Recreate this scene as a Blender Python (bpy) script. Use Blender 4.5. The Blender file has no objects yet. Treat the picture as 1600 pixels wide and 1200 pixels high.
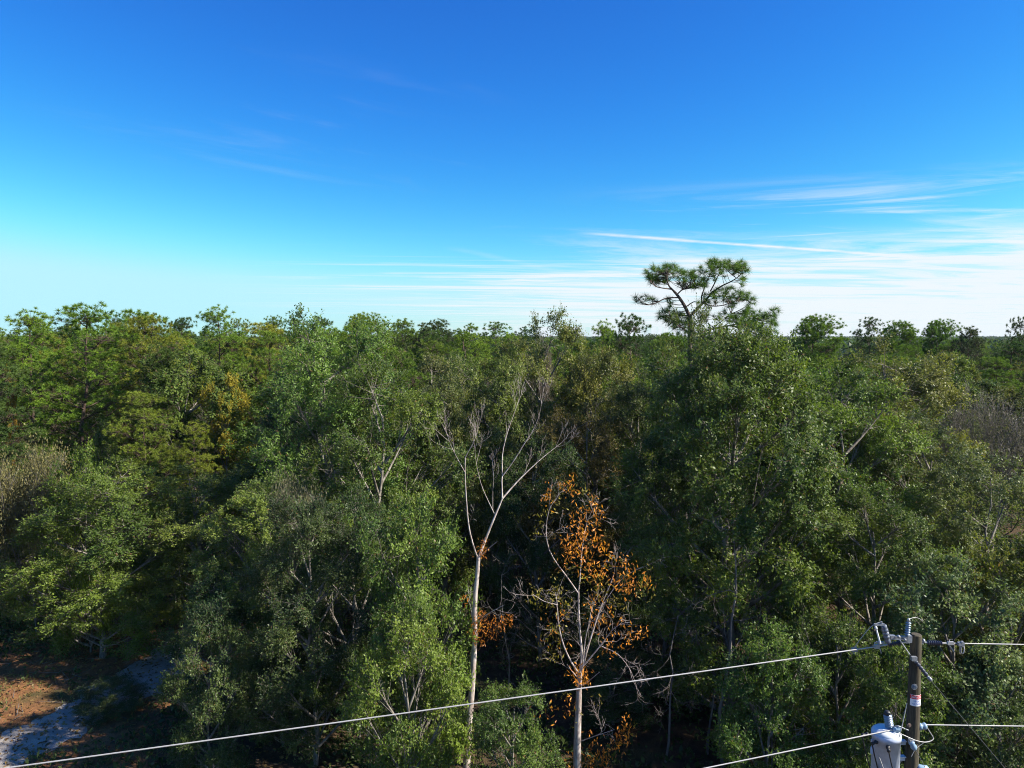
import bpy, math, random
import numpy as np
from mathutils import Vector, Matrix

R = math.radians
sc = bpy.context.scene
col = sc.collection

# ------------------------------------------------------------------ camera
CAM_H = 15.0                     # drone height above the ground, metres
F_PX, CX, CY, HORIZON = 1148.0, 800.0, 600.0, 525.0
PITCH = math.atan((CY - HORIZON) / F_PX)
cd = bpy.data.cameras.new('camera')
cam = bpy.data.objects.new('camera', cd)
col.objects.link(cam)
cam.location = (0, 0, CAM_H)
cam.rotation_euler = (math.pi / 2 - PITCH, 0, 0)
cd.sensor_width = 36.0
cd.lens = 36.0 * F_PX / 1600.0
cd.clip_start = 0.1
cd.clip_end = 12000
sc.camera = cam

# ------------------------------------------------------------------ sky, sun, exposure
SUN_AZ, SUN_EL = 102.0, 37.0
sc.view_settings.view_transform = 'Standard'
sc.view_settings.look = 'None'
sc.view_settings.gamma = 1.0
sc.view_settings.use_curve_mapping = False
sc.view_settings.exposure = 1.15
sc.render.engine = 'CYCLES'
sc.cycles.max_bounces = 6
sc.cycles.diffuse_bounces = 3
sc.cycles.glossy_bounces = 2
sc.cycles.transmission_bounces = 4
sc.cycles.transparent_max_bounces = 6
sc.cycles.volume_bounces = 0
sc.cycles.use_denoising = True
sc.cycles.denoiser = 'OPENIMAGEDENOISE'
sc.cycles.denoising_input_passes = 'RGB_ALBEDO_NORMAL'
sc.cycles.denoising_prefilter = 'NONE'
sc.cycles.filter_width = 1.0
sc.cycles.sample_clamp_indirect = 6.0

world = bpy.data.worlds.new('World')
sc.world = world
world.use_nodes = True
wn = world.node_tree


class NB:
    """tiny node-building helper"""

    def __init__(self, nt):
        self.nt = nt

    def n(self, t, **kw):
        nd = self.nt.nodes.new(t)
        for k, v in kw.items():
            setattr(nd, k, v)
        return nd

    def put(self, sock, v):
        if isinstance(v, bpy.types.NodeSocket):
            self.nt.links.new(v, sock)
        else:
            sock.default_value = v

    def m(self, op, a, b=None, c=None, clamp=False):
        nd = self.n('ShaderNodeMath', operation=op, use_clamp=clamp)
        for i, v in enumerate((a, b, c)):
            if v is not None:
                self.put(nd.inputs[i], v)
        return nd.outputs[0]

    def mr(self, v, a, b, c=0.0, d=1.0, smooth=True):
        nd = self.n('ShaderNodeMapRange')
        nd.interpolation_type = 'SMOOTHSTEP' if smooth else 'LINEAR'
        for i, x in enumerate((v, a, b, c, d)):
            self.put(nd.inputs[i], x)
        return nd.outputs[0]

    def xyz(self, x, y, z):
        nd = self.n('ShaderNodeCombineXYZ')
        for i, v in enumerate((x, y, z)):
            self.put(nd.inputs[i], v)
        return nd.outputs[0]

    def noise(self, vec, scale, detail=4.0, rough=0.55, dist=0.0):
        nd = self.n('ShaderNodeTexNoise')
        self.put(nd.inputs['Vector'], vec)
        nd.inputs['Scale'].default_value = scale
        nd.inputs['Detail'].default_value = detail
        nd.inputs['Roughness'].default_value = rough
        nd.inputs['Distortion'].default_value = dist
        return nd.outputs['Fac']

    def mix(self, f, a, b, blend='MIX'):
        nd = self.n('ShaderNodeMix', data_type='RGBA', blend_type=blend)
        self.put(nd.inputs[0], f)
        self.put(nd.inputs[6], a)
        self.put(nd.inputs[7], b)
        return nd.outputs[2]


w = NB(wn)
bg = wn.nodes['Background']
SKY_STRENGTH = 0.075
sky = w.n('ShaderNodeTexSky', sky_type='NISHITA')
sky.sun_disc = False
sky.sun_elevation = R(SUN_EL)
sky.sun_rotation = R(SUN_AZ)
sky.ozone_density = 6.0
sky.air_density = 1.0
sky.dust_density = 0.3
sep = w.n('ShaderNodeSeparateColor')
wn.links.new(sky.outputs[0], sep.inputs[0])
# one colour response for the whole sky: the camera's strong blues
grade = w.n('ShaderNodeCombineColor')
for i, (p, k) in enumerate(((3.0, 3.5), (1.75, 1.62), (1.0, 1.35))):
    v = w.m('MULTIPLY', sep.outputs[i], 0.15)
    v = w.m('POWER', v, p)
    v = w.m('MULTIPLY_ADD', v, k, (0.014, 0.026, 0.0)[i])
    v = w.m('SMOOTH_MIN', v, (0.50, 0.90, 1.02)[i], 0.3)
    v = w.m('MULTIPLY', v, 0.451 / SKY_STRENGTH)
    wn.links.new(v, grade.inputs[i])
# cirrus: a thin sheet seen in perspective (direction projected on a plane)
tc = w.n('ShaderNodeTexCoord')
sx = w.n('ShaderNodeSeparateXYZ')
wn.links.new(tc.outputs['Generated'], sx.inputs[0])
dz = w.m('MAXIMUM', sx.outputs[2], 0.012)
px_ = w.m('DIVIDE', sx.outputs[0], dz)
py_ = w.m('DIVIDE', sx.outputs[1], dz)
el = w.m('MAXIMUM', sx.outputs[2], 0.0)
az = w.m('ARCTAN2', sx.outputs[0], w.m('MAXIMUM', sx.outputs[1], 0.001))
# streaks stretched along x, gently tilted
v1 = w.xyz(w.m('MULTIPLY', px_, 0.27), w.m('ADD', w.m('MULTIPLY', py_, 0.62), w.m('MULTIPLY', px_, -0.19)), 0.0)
n1 = w.noise(v1, 1.0, 7.0, 0.66, 1.1)
v2 = w.xyz(w.m('MULTIPLY', px_, 0.07), w.m('ADD', w.m('MULTIPLY', py_, 0.2), w.m('MULTIPLY', px_, -0.03)), 3.7)
n2 = w.noise(v2, 1.0, 3.0, 0.5, 0.2)
low = w.mr(el, 0.205, 0.05)                      # cirrus lies low
right = w.mr(az, -0.45, 0.25, 0.04, 1.0)          # and to the right (east)
mask = w.m('MULTIPLY', low, right)
thr = w.m('SUBTRACT', 0.56, w.m('MULTIPLY', mask, 0.20))
c1 = w.mr(w.m('ADD', w.m('MULTIPLY', n1, 0.65), w.m('MULTIPLY', n2, 0.35)), thr, w.m('ADD', thr, 0.20))
c1 = w.m('MULTIPLY', c1, mask)
veil = w.m('MULTIPLY', w.mr(el, 0.11, 0.015), w.mr(az, -0.45, 0.5, 0.0, 0.92))
cl = w.m('ADD', w.m('MULTIPLY', c1, 0.85), w.m('MULTIPLY', veil, 0.55))
# faint high wisp in the upper left
v3 = w.xyz(w.m('MULTIPLY', px_, 0.9), w.m('ADD', w.m('MULTIPLY', py_, 1.5), w.m('MULTIPLY', px_, -1.2)), 8.0)
n3 = w.noise(v3, 1.0, 5.0, 0.6, 0.4)
wisp = w.m('MULTIPLY', w.mr(n3, 0.52, 0.78), w.m('MULTIPLY', w.mr(el, 0.16, 0.24), w.mr(el, 0.38, 0.28)))
wisp = w.m('MULTIPLY', wisp, w.m('MULTIPLY', w.mr(az, 0.05, -0.12), w.mr(az, -0.60, -0.42)))
cl = w.m('ADD', cl, w.m('MULTIPLY', wisp, 0.10))


# contrails: thin lines on the same sheet
def contrail(x0, y0, x1, y1, wd, amt, seed):
    L = math.hypot(x1 - x0, y1 - y0)
    ux, uy = (x1 - x0) / L, (y1 - y0) / L
    a = w.m('ADD', w.m('MULTIPLY', px_, ux), w.m('MULTIPLY', py_, uy))
    a = w.m('SUBTRACT', a, x0 * ux + y0 * uy)
    b = w.m('ADD', w.m('MULTIPLY', px_, -uy), w.m('MULTIPLY', py_, ux))
    b = w.m('SUBTRACT', b, -x0 * uy + y0 * ux)
    nz = w.noise(w.xyz(w.m('MULTIPLY', a, 0.9), seed, 0.0), 1.0, 4.0, 0.6)
    b = w.m('ADD', b, w.m('MULTIPLY', w.m('SUBTRACT', nz, 0.5), wd * 1.6))
    prof = w.mr(w.m('ABSOLUTE', b), wd, 0.0)
    ends = w.m('MULTIPLY', w.mr(a, 0.0, L * 0.12), w.mr(a, L, L * 0.8))
    gn = w.mr(w.noise(w.xyz(w.m('MULTIPLY', a, 2.2), seed + 5.0, w.m('MULTIPLY', b, 2.0)), 1.0, 4.0, 0.6), 0.3, 0.62, 0.45, 1.0)
    return w.m('MULTIPLY', w.m('MULTIPLY', prof, ends), w.m('MULTIPLY', gn, amt))


cl = w.m('ADD', cl, contrail(0.52, 7.15, 5.6, 9.65, 0.15, 0.75, 1.0))
cl = w.m('ADD', cl, contrail(-0.75, 8.2, 1.6, 13.6, 0.20, 0.12, 2.0))
cl = w.m('ADD', cl, contrail(-3.6, 14.5, 0.6, 16.0, 0.35, 0.25, 3.0))
v4 = w.xyz(w.m('MULTIPLY', px_, 0.30), w.m('ADD', w.m('MULTIPLY', py_, 0.85), w.m('MULTIPLY', px_, 0.10)), 21.3)
n4 = w.noise(v4, 1.0, 7.0, 0.66, 1.1)
v5 = w.xyz(w.m('MULTIPLY', px_, 0.22), w.m('MULTIPLY', py_, 0.33), 5.1)
n5 = w.noise(v5, 1.0, 2.0, 0.5, 0.0)
f4 = w.m('ADD', w.m('MULTIPLY', n4, 0.6), w.m('MULTIPLY', n5, 0.4))
band = w.m('MULTIPLY', w.mr(el, 0.05, 0.10), w.mr(el, 0.205, 0.15))
f4 = w.m('MULTIPLY', w.mr(f4, 0.50, 0.66), w.m('MULTIPLY', band, w.mr(az, 0.0, 0.42, 0.0, 1.0)))
cl = w.m('ADD', cl, w.m('MULTIPLY', f4, 0.62))
v6 = w.xyz(w.m('MULTIPLY', px_, 0.10), w.m('ADD', w.m('MULTIPLY', py_, 0.55), w.m('MULTIPLY', px_, -0.05)), 33.3)
n6 = w.noise(v6, 1.0, 6.0, 0.65, 0.8)
f6 = w.m('MULTIPLY', w.mr(n6, 0.47, 0.64), w.m('MULTIPLY', w.mr(el, 0.02, 0.05), w.mr(el, 0.14, 0.09)))
f6 = w.m('MULTIPLY', f6, w.mr(az, -0.42, -0.15, 0.0, 1.0))
cl = w.m('ADD', cl, w.m('MULTIPLY', f6, 0.62))
cl = w.m('MINIMUM', cl, 0.93)
cloud_col = (0.406 / SKY_STRENGTH, 0.430 / SKY_STRENGTH, 0.452 / SKY_STRENGTH, 1)
skycol = w.mix(cl, grade.outputs[0], cloud_col)
wn.links.new(skycol, bg.inputs[0])
bg.inputs[1].default_value = SKY_STRENGTH

sund = bpy.data.lights.new('sun', 'SUN')
sund.energy = 5.0
sund.angle = R(0.53)
sund.color = (1.0, 0.93, 0.82)
sun = bpy.data.objects.new('sun', sund)
col.objects.link(sun)
sv = Vector((math.sin(R(SUN_AZ)) * math.cos(R(SUN_EL)), math.cos(R(SUN_AZ)) * math.cos(R(SUN_EL)), math.sin(R(SUN_EL))))
sun.rotation_euler = sv.to_track_quat('Z', 'Y').to_euler()
sun.location = (30, 0, 60)


# ------------------------------------------------------------------ helpers
def W(px, py, d):
    """point of the place that lies d metres ahead of the camera in the direction of photo pixel (px, py)"""
    dx, dy = (px - CX) / F_PX, -(py - CY) / F_PX
    f = math.cos(PITCH) + dy * math.sin(PITCH)
    z = -math.sin(PITCH) + dy * math.cos(PITCH)
    return np.array((dx / f * d, d, CAM_H + z / f * d))


def proj(p):
    """photo pixel of a point"""
    x, y, z = p[0], p[1], p[2] - CAM_H
    f = y * math.cos(PITCH) - z * math.sin(PITCH)
    u = y * math.sin(PITCH) + z * math.cos(PITCH)
    return CX + F_PX * x / f, CY - F_PX * u / f


def unit(v):
    return v / np.maximum(np.linalg.norm(v, axis=-1, keepdims=True), 1e-9)


class Geo:
    def __init__(self):
        self.v, self.f, self.t, self.s, self.n = [], [], [], [], 0

    def polys(self, verts, tint):
        """verts (N,k,3): N separate polygons"""
        N, k, _ = verts.shape
        self.v.append(verts.reshape(-1, 3))
        self.f.append(np.arange(self.n, self.n + N * k).reshape(N, k))
        self.t.append(np.broadcast_to(np.asarray(tint, float), (N,)))
        self.s.append(False)
        self.n += N * k

    def indexed(self, verts, faces, tint=0.5, smooth=True):
        self.v.append(np.asarray(verts, float).reshape(-1, 3))
        fa = np.asarray(faces) + self.n
        self.f.append(fa)
        self.t.append(np.broadcast_to(np.asarray(tint, float), (len(fa),)))
        self.s.append(smooth)
        self.n += len(self.v[-1])

    def prisms(self, P0, P1, R0, R1, n=4, tint=0.5):
        P0, P1 = np.asarray(P0, float).reshape(-1, 3), np.asarray(P1, float).reshape(-1, 3)
        N = len(P0)
        if N == 0:
            return
        R0 = np.broadcast_to(np.asarray(R0, float), (N,))
        R1 = np.broadcast_to(np.asarray(R1, float), (N,))
        ax = unit(P1 - P0)
        ref = np.where(np.abs(ax[:, 2:3]) > 0.9, np.array([[1.0, 0, 0]]), np.array([[0, 0, 1.0]]))
        a = unit(np.cross(ax, ref))
        b = np.cross(ax, a)
        th = np.arange(n) * 2 * math.pi / n
        ring = a[:, None] * np.cos(th)[None, :, None] + b[:, None] * np.sin(th)[None, :, None]
        vs = np.concatenate([P0[:, None] + ring * R0[:, None, None], P1[:, None] + ring * R1[:, None, None]], 1)
        i = np.arange(n)
        j = (i + 1) % n
        fc = np.stack([j, i, i + n, j + n], 1)[::-1]
        faces = (np.arange(N)[:, None, None] * 2 * n + fc[None]).reshape(-1, 4)
        self.indexed(vs.reshape(-1, 3), faces, np.repeat(np.broadcast_to(np.asarray(tint, float), (N,)), n))

    def tube(self, pts, rad, n=8, tint=0.5, cap=True, smooth=True):
        pts = np.asarray(pts, float)
        m = len(pts)
        rad = np.broadcast_to(np.asarray(rad, float), (m,))
        tan = unit(np.gradient(pts, axis=0))
        ref = np.array([1.0, 0, 0]) if abs(tan[:, 0]).mean() < 0.7 else np.array([0, 0, 1.0])
        a = unit(np.cross(tan, ref))
        b = np.cross(tan, a)
        th = np.arange(n) * 2 * math.pi / n
        vs = pts[:, None] + (a[:, None] * np.cos(th)[None, :, None] + b[:, None] * np.sin(th)[None, :, None]) * rad[:, None, None]
        i = np.arange(n)
        j = (i + 1) % n
        fc = []
        for k in range(m - 1):
            fc.append(np.stack([i + k * n, j + k * n, j + (k + 1) * n, i + (k + 1) * n], 1))
        self.indexed(vs.reshape(-1, 3), np.concatenate(fc), tint, smooth)
        if cap:
            for k, flip in ((0, True), (m - 1, False)):
                ring = vs[k]
                tri = np.stack([np.full(n, n), i, j], 1)
                if flip:
                    tri = tri[:, ::-1]
                self.indexed(np.concatenate([ring, pts[k:k + 1]]), tri, tint, False)

    def lathe(self, prof, p0, axis, n=14, tint=0.5, smooth=True):
        """prof: (distance along axis, radius) pairs from point p0"""
        axis = unit(np.asarray(axis, float))
        pts = np.array([np.asarray(p0, float) + axis * s for s, _ in prof])
        rad = [r for _, r in prof]
        ref = np.array([1.0, 0, 0]) if abs(axis[0]) < 0.7 else np.array([0, 0, 1.0])
        a = unit(np.cross(axis, ref))
        b = np.cross(axis, a)
        th = np.arange(n) * 2 * math.pi / n
        ring = a[None] * np.cos(th)[:, None] + b[None] * np.sin(th)[:, None]
        vs = pts[:, None] + ring[None] * np.asarray(rad)[:, None, None]
        i = np.arange(n)
        j = (i + 1) % n
        fc = [np.stack([i + k * n, j + k * n, j + (k + 1) * n, i + (k + 1) * n], 1) for k in range(len(prof) - 1)]
        self.indexed(vs.reshape(-1, 3), np.concatenate(fc), tint, smooth)

    def box(self, c, sz, rot=None, tint=0.5):
        c = np.asarray(c, float)
        s = np.asarray(sz, float) / 2
        k = np.array([(x, y, z) for x in (-1, 1) for y in (-1, 1) for z in (-1, 1)], float) * s
        if rot is not None:
            k = k @ np.asarray(rot.to_3x3()).T
        f = [(0, 1, 3, 2), (4, 6, 7, 5), (0, 4, 5, 1), (2, 3, 7, 6), (0, 2, 6, 4), (1, 5, 7, 3)]
        self.indexed(k + c, f, tint, False)

    def mesh(self, name, mats):
        me = bpy.data.meshes.new(name)
        V = np.concatenate(self.v)
        me.vertices.add(len(V))
        me.vertices.foreach_set('co', V.astype(np.float32).ravel())
        loops = np.concatenate([f.ravel() for f in self.f])
        tot = np.concatenate([np.full(len(f), f.shape[1]) for f in self.f])
        start = np.concatenate([[0], np.cumsum(tot)[:-1]])
        me.loops.add(len(loops))
        me.loops.foreach_set('vertex_index', loops.astype(np.int32))
        me.polygons.add(len(tot))
        me.polygons.foreach_set('loop_start', start.astype(np.int32))
        sm = np.concatenate([np.full(len(f), s) for f, s in zip(self.f, self.s)])
        me.polygons.foreach_set('use_smooth', sm)
        at = me.attributes.new('tint', 'FLOAT', 'FACE')
        at.data.foreach_set('value', np.concatenate(self.t).astype(np.float32))
        me.update(calc_edges=True)
        for m in (mats if isinstance(mats, (list, tuple)) else [mats]):
            me.materials.append(m)
        return me


def link(name, data, parent=None, loc=None):
    o = bpy.data.objects.new(name, data)
    col.objects.link(o)
    if parent is not None:
        o.parent = parent
    if loc is not None:
        o.location = loc
    return o


def thing(name, label, cat, loc=(0, 0, 0), group=None):
    o = link(name, None, None, tuple(float(c) for c in loc))
    o.empty_display_size = 0.3
    o['label'] = label
    o['category'] = cat
    if group:
        o['group'] = group
    return o


def part(name, geo, mat, parent=None):
    return link(name, geo.mesh(name, mat), parent)


def tag(o, label, cat, group=None):
    o['label'] = label
    o['category'] = cat
    if group:
        o['group'] = group
    return o


# ------------------------------------------------------------------ materials
def new_mat(name):
    m = bpy.data.materials.new(name)
    m.use_nodes = True
    nb = NB(m.node_tree)
    bs = m.node_tree.nodes['Principled BSDF']
    return m, nb, bs


def simple(name, c, rough=0.5, metal=0.0, noise=0.0, nscale=20.0, spec=0.5):
    m, b, bs = new_mat(name)
    bs.inputs['Roughness'].default_value = rough
    bs.inputs['Metallic'].default_value = metal
    bs.inputs['Specular IOR Level'].default_value = spec
    if noise > 0:
        t = b.n('ShaderNodeTexCoord')
        f = b.noise(t.outputs['Object'], nscale, 5.0, 0.6)
        f = b.mr(f, 0.3, 0.7, 1 - noise, 1 + noise)
        b.put(bs.inputs['Base Color'], b.mix(1.0, (*c, 1), b.xyz(f, f, f), 'MULTIPLY'))
    else:
        bs.inputs['Base Color'].default_value = (*c, 1)
    return m


def leaf_mat(name, rough=0.45, spec=0.5, trans=0.3, dead=0.965, lo=(0.58, 0.68, 0.75, 1), hi=(1.55, 1.42, 1.0, 1)):
    """leaf colour = the tree's own colour (object colour) varied leaf by leaf"""
    m, b, bs = new_mat(name)
    oi = b.n('ShaderNodeObjectInfo')
    at = b.n('ShaderNodeAttribute', attribute_name='tint')
    t = at.outputs['Fac']
    k = b.mix(b.mr(t, 0.0, 1.0, 0, 1, False), lo, hi)
    c = b.mix(1.0, oi.outputs['Color'], k, 'MULTIPLY')
    c = b.mix(b.m('GREATER_THAN', t, dead), c, (0.16, 0.10, 0.04, 1))
    b.put(bs.inputs['Base Color'], c)
    bs.inputs['Roughness'].default_value = rough
    bs.inputs['Specular IOR Level'].default_value = spec
    tr = b.n('ShaderNodeBsdfTranslucent')
    b.put(tr.inputs[0], b.mix(1.0, c, (1.25, 1.35, 0.6, 1), 'MULTIPLY'))
    mx = b.n('ShaderNodeMixShader')
    mx.inputs[0].default_value = trans
    nt = m.node_tree
    nt.links.new(bs.outputs[0], mx.inputs[1])
    nt.links.new(tr.outputs[0], mx.inputs[2])
    nt.links.new(mx.outputs[0], nt.nodes['Material Output'].inputs[0])
    return m


def bark_mat(name, c1, c2, scale=6.0, rough=0.85):
    m, b, bs = new_mat(name)
    t = b.n('ShaderNodeTexCoord')
    mp = b.n('ShaderNodeMapping')
    mp.inputs['Scale'].default_value = (1, 1, 0.35)
    b.put(mp.inputs[0], t.outputs['Object'])
    f = b.noise(mp.outputs[0], scale, 6.0, 0.65)
    c = b.mix(b.mr(f, 0.35, 0.65), (*c1, 1), (*c2, 1))
    oi = b.n('ShaderNodeObjectInfo')
    c = b.mix(1.0, c, oi.outputs['Color'], 'MULTIPLY')
    b.put(bs.inputs['Base Color'], c)
    bs.inputs['Roughness'].default_value = rough
    bs.inputs['Specular IOR Level'].default_value = 0.2
    bm = b.n('ShaderNodeBump')
    bm.inputs['Strength'].default_value = 0.5
    bm.inputs['Distance'].default_value = 0.02
    b.put(bm.inputs['Height'], f)
    b.put(bs.inputs['Normal'], bm.outputs[0])
    return m


M_LEAF = leaf_mat('oak_leaf', 0.45, 0.22, 0.36)
M_LEAFD = leaf_mat('oak_leaf_matt', 0.6, 0.12, 0.34)
M_NEEDLE = leaf_mat('pine_needle', 0.6, 0.2, 0.25, 0.985)
M_DRYLEAF = leaf_mat('autumn_leaf', 0.5, 0.4, 0.42, 2.0, (0.45, 0.42, 0.7, 1), (1.35, 1.75, 1.3, 1))
M_BARK = bark_mat('oak_bark', (0.10, 0.085, 0.07), (0.26, 0.235, 0.20))
M_PBARK = bark_mat('pine_bark', (0.045, 0.032, 0.025), (0.13, 0.09, 0.07), 5.0)
M_PALE = bark_mat('pale_bark', (0.27, 0.21, 0.18), (0.50, 0.44, 0.40), 9.0)
M_GREYTWIG = bark_mat('grey_twig', (0.10, 0.088, 0.078), (0.21, 0.185, 0.165), 4.0)


# ------------------------------------------------------------------ ground, road
def ground_mat():
    m, b, bs = new_mat('forest_floor')
    t = b.n('ShaderNodeTexCoord')
    o = t.outputs['Object']
    big = b.noise(o, 0.22, 5.0, 0.6)
    mid = b.noise(o, 1.6, 6.0, 0.65)
    fin = b.noise(o, 14.0, 5.0, 0.7)
    sp = b.n('ShaderNodeSeparateXYZ')
    b.put(sp.inputs[0], o)
    clr = b.m('MULTIPLY', b.mr(sp.outputs[0], -11.0, -15.0), b.mr(sp.outputs[1], 44.0, 36.0))
    base = b.mix(b.mr(mid, 0.35, 0.65), (0.050, 0.036, 0.022, 1), (0.10, 0.065, 0.036, 1))
    c = b.mix(b.mr(mid, 0.35, 0.65), (0.17, 0.080, 0.034, 1), (0.34, 0.155, 0.062, 1))
    c = b.mix(clr, base, c)
    c = b.mix(b.mr(big, 0.5, 0.68), c, (0.07, 0.075, 0.028, 1))
    c = b.mix(b.m('MULTIPLY', clr, b.mr(mid, 0.62, 0.75, 0, 0.8)), c, (0.40, 0.31, 0.23, 1))
    c = b.mix(b.mr(fin, 0.35, 0.75, 0, 0.55), c, (0.08, 0.05, 0.03, 1))
    b.put(bs.inputs['Base Color'], c)
    bs.inputs['Roughness'].default_value = 0.95
    bs.inputs['Specular IOR Level'].default_value = 0.15
    bm = b.n('ShaderNodeBump')
    bm.inputs['Strength'].default_value = 0.9
    bm.inputs['Distance'].default_value = 0.08
    b.put(bm.inputs['Height'], fin)
    b.put(bs.inputs['Normal'], bm.outputs[0])
    return m


def road_mat():
    m, b, bs = new_mat('sand_gravel')
    t = b.n('ShaderNodeTexCoord')
    o = t.outputs['Object']
    mid = b.noise(o, 1.2, 6.0, 0.65)
    fin = b.noise(o, 22.0, 5.0, 0.75)
    c = b.mix(b.mr(mid, 0.35, 0.65), (0.26, 0.235, 0.205, 1), (0.42, 0.38, 0.335, 1))
    c = b.mix(b.mr(fin, 0.42, 0.7, 0, 0.75), c, (0.20, 0.16, 0.13, 1))
    b.put(bs.inputs['Base Color'], c)
    bs.inputs['Roughness'].default_value = 0.95
    bm = b.n('ShaderNodeBump')
    bm.inputs['Strength'].default_value = 0.8
    bm.inputs['Distance'].default_value = 0.05
    b.put(bm.inputs['Height'], fin)
    b.put(bs.inputs['Normal'], bm.outputs[0])
    return m


g = Geo()
GX = 3200.0
g.indexed([(-GX, -300, 0), (GX, -300, 0), (GX, 3300, 0), (-GX, 3300, 0)], [(0, 1, 2, 3)], 0.5, False)
go = part('ground', g, ground_mat())
go['kind'] = 'structure'

rng = np.random.default_rng(5)
rl = np.array([(-27.5, 13.0), (-20.6, 22.0), (-18.2, 26.0), (-16.6, 29.5), (-16.0, 33.0), (-15.6, 38.0), (-16.0, 46.0), (-17.5, 56.0), (-20.0, 70.0)])
us = np.linspace(0, len(rl) - 1, 150)
rc = np.stack([np.interp(us, range(len(rl)), rl[:, k]) for k in (0, 1)], 1)
ker = np.ones(15) / 15
for k in (0, 1):
    rc[7:-7, k] = np.convolve(rc[:, k], ker, 'valid')
tn = unit(np.gradient(rc, axis=0))
nr = np.stack([-tn[:, 1], tn[:, 0]], 1)
wl = 1.35 + np.convolve(rng.normal(0, 0.35, 150), np.ones(3) / 3, 'same')
wr = 1.35 + np.convolve(rng.normal(0, 0.35, 150), np.ones(3) / 3, 'same')
Lp, Rp = rc + nr * wl[:, None], rc - nr * wr[:, None]
vv = np.concatenate([np.c_[Lp, np.full(150, 0.005)], np.c_[Rp, np.full(150, 0.005)]])
ii = np.arange(149)
g = Geo()
g.indexed(vv, np.stack([ii, ii + 150, ii + 151, ii + 1], 1)[:, ::-1], 0.5, False)
ro = part('road', g, road_mat())
ro['kind'] = 'structure'


# ------------------------------------------------------------------ tree builders
def leaves_at(G, pos, axis, L, Wd, rng, tint, face=None):
    """kite-shaped leaves, two triangles each"""
    N = len(pos)
    ax = unit(axis)
    rnd = unit(rng.normal(size=(N, 3)) + np.array([0, 0, 0.35]))
    if face is not None:
        rnd = unit(face + rng.normal(size=(N, 3)) * 0.45)
    side = unit(np.cross(ax, rnd))
    l = L * rng.uniform(0.55, 1.4, N)[:, None] / 2
    wd = Wd * rng.uniform(0.7, 1.3, N)[:, None] / 2
    q = np.stack([pos - ax * l, pos + side * wd + ax * l * 0.1, pos + ax * l, pos - side * wd + ax * l * 0.1], 1)
    G.polys(q, tint)


def curve_pts(p0, p1, p2, n):
    t = np.linspace(0, 1, n)[:, None]
    return (1 - t) ** 2 * p0 + 2 * t * (1 - t) * p1 + t ** 2 * p2


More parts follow.
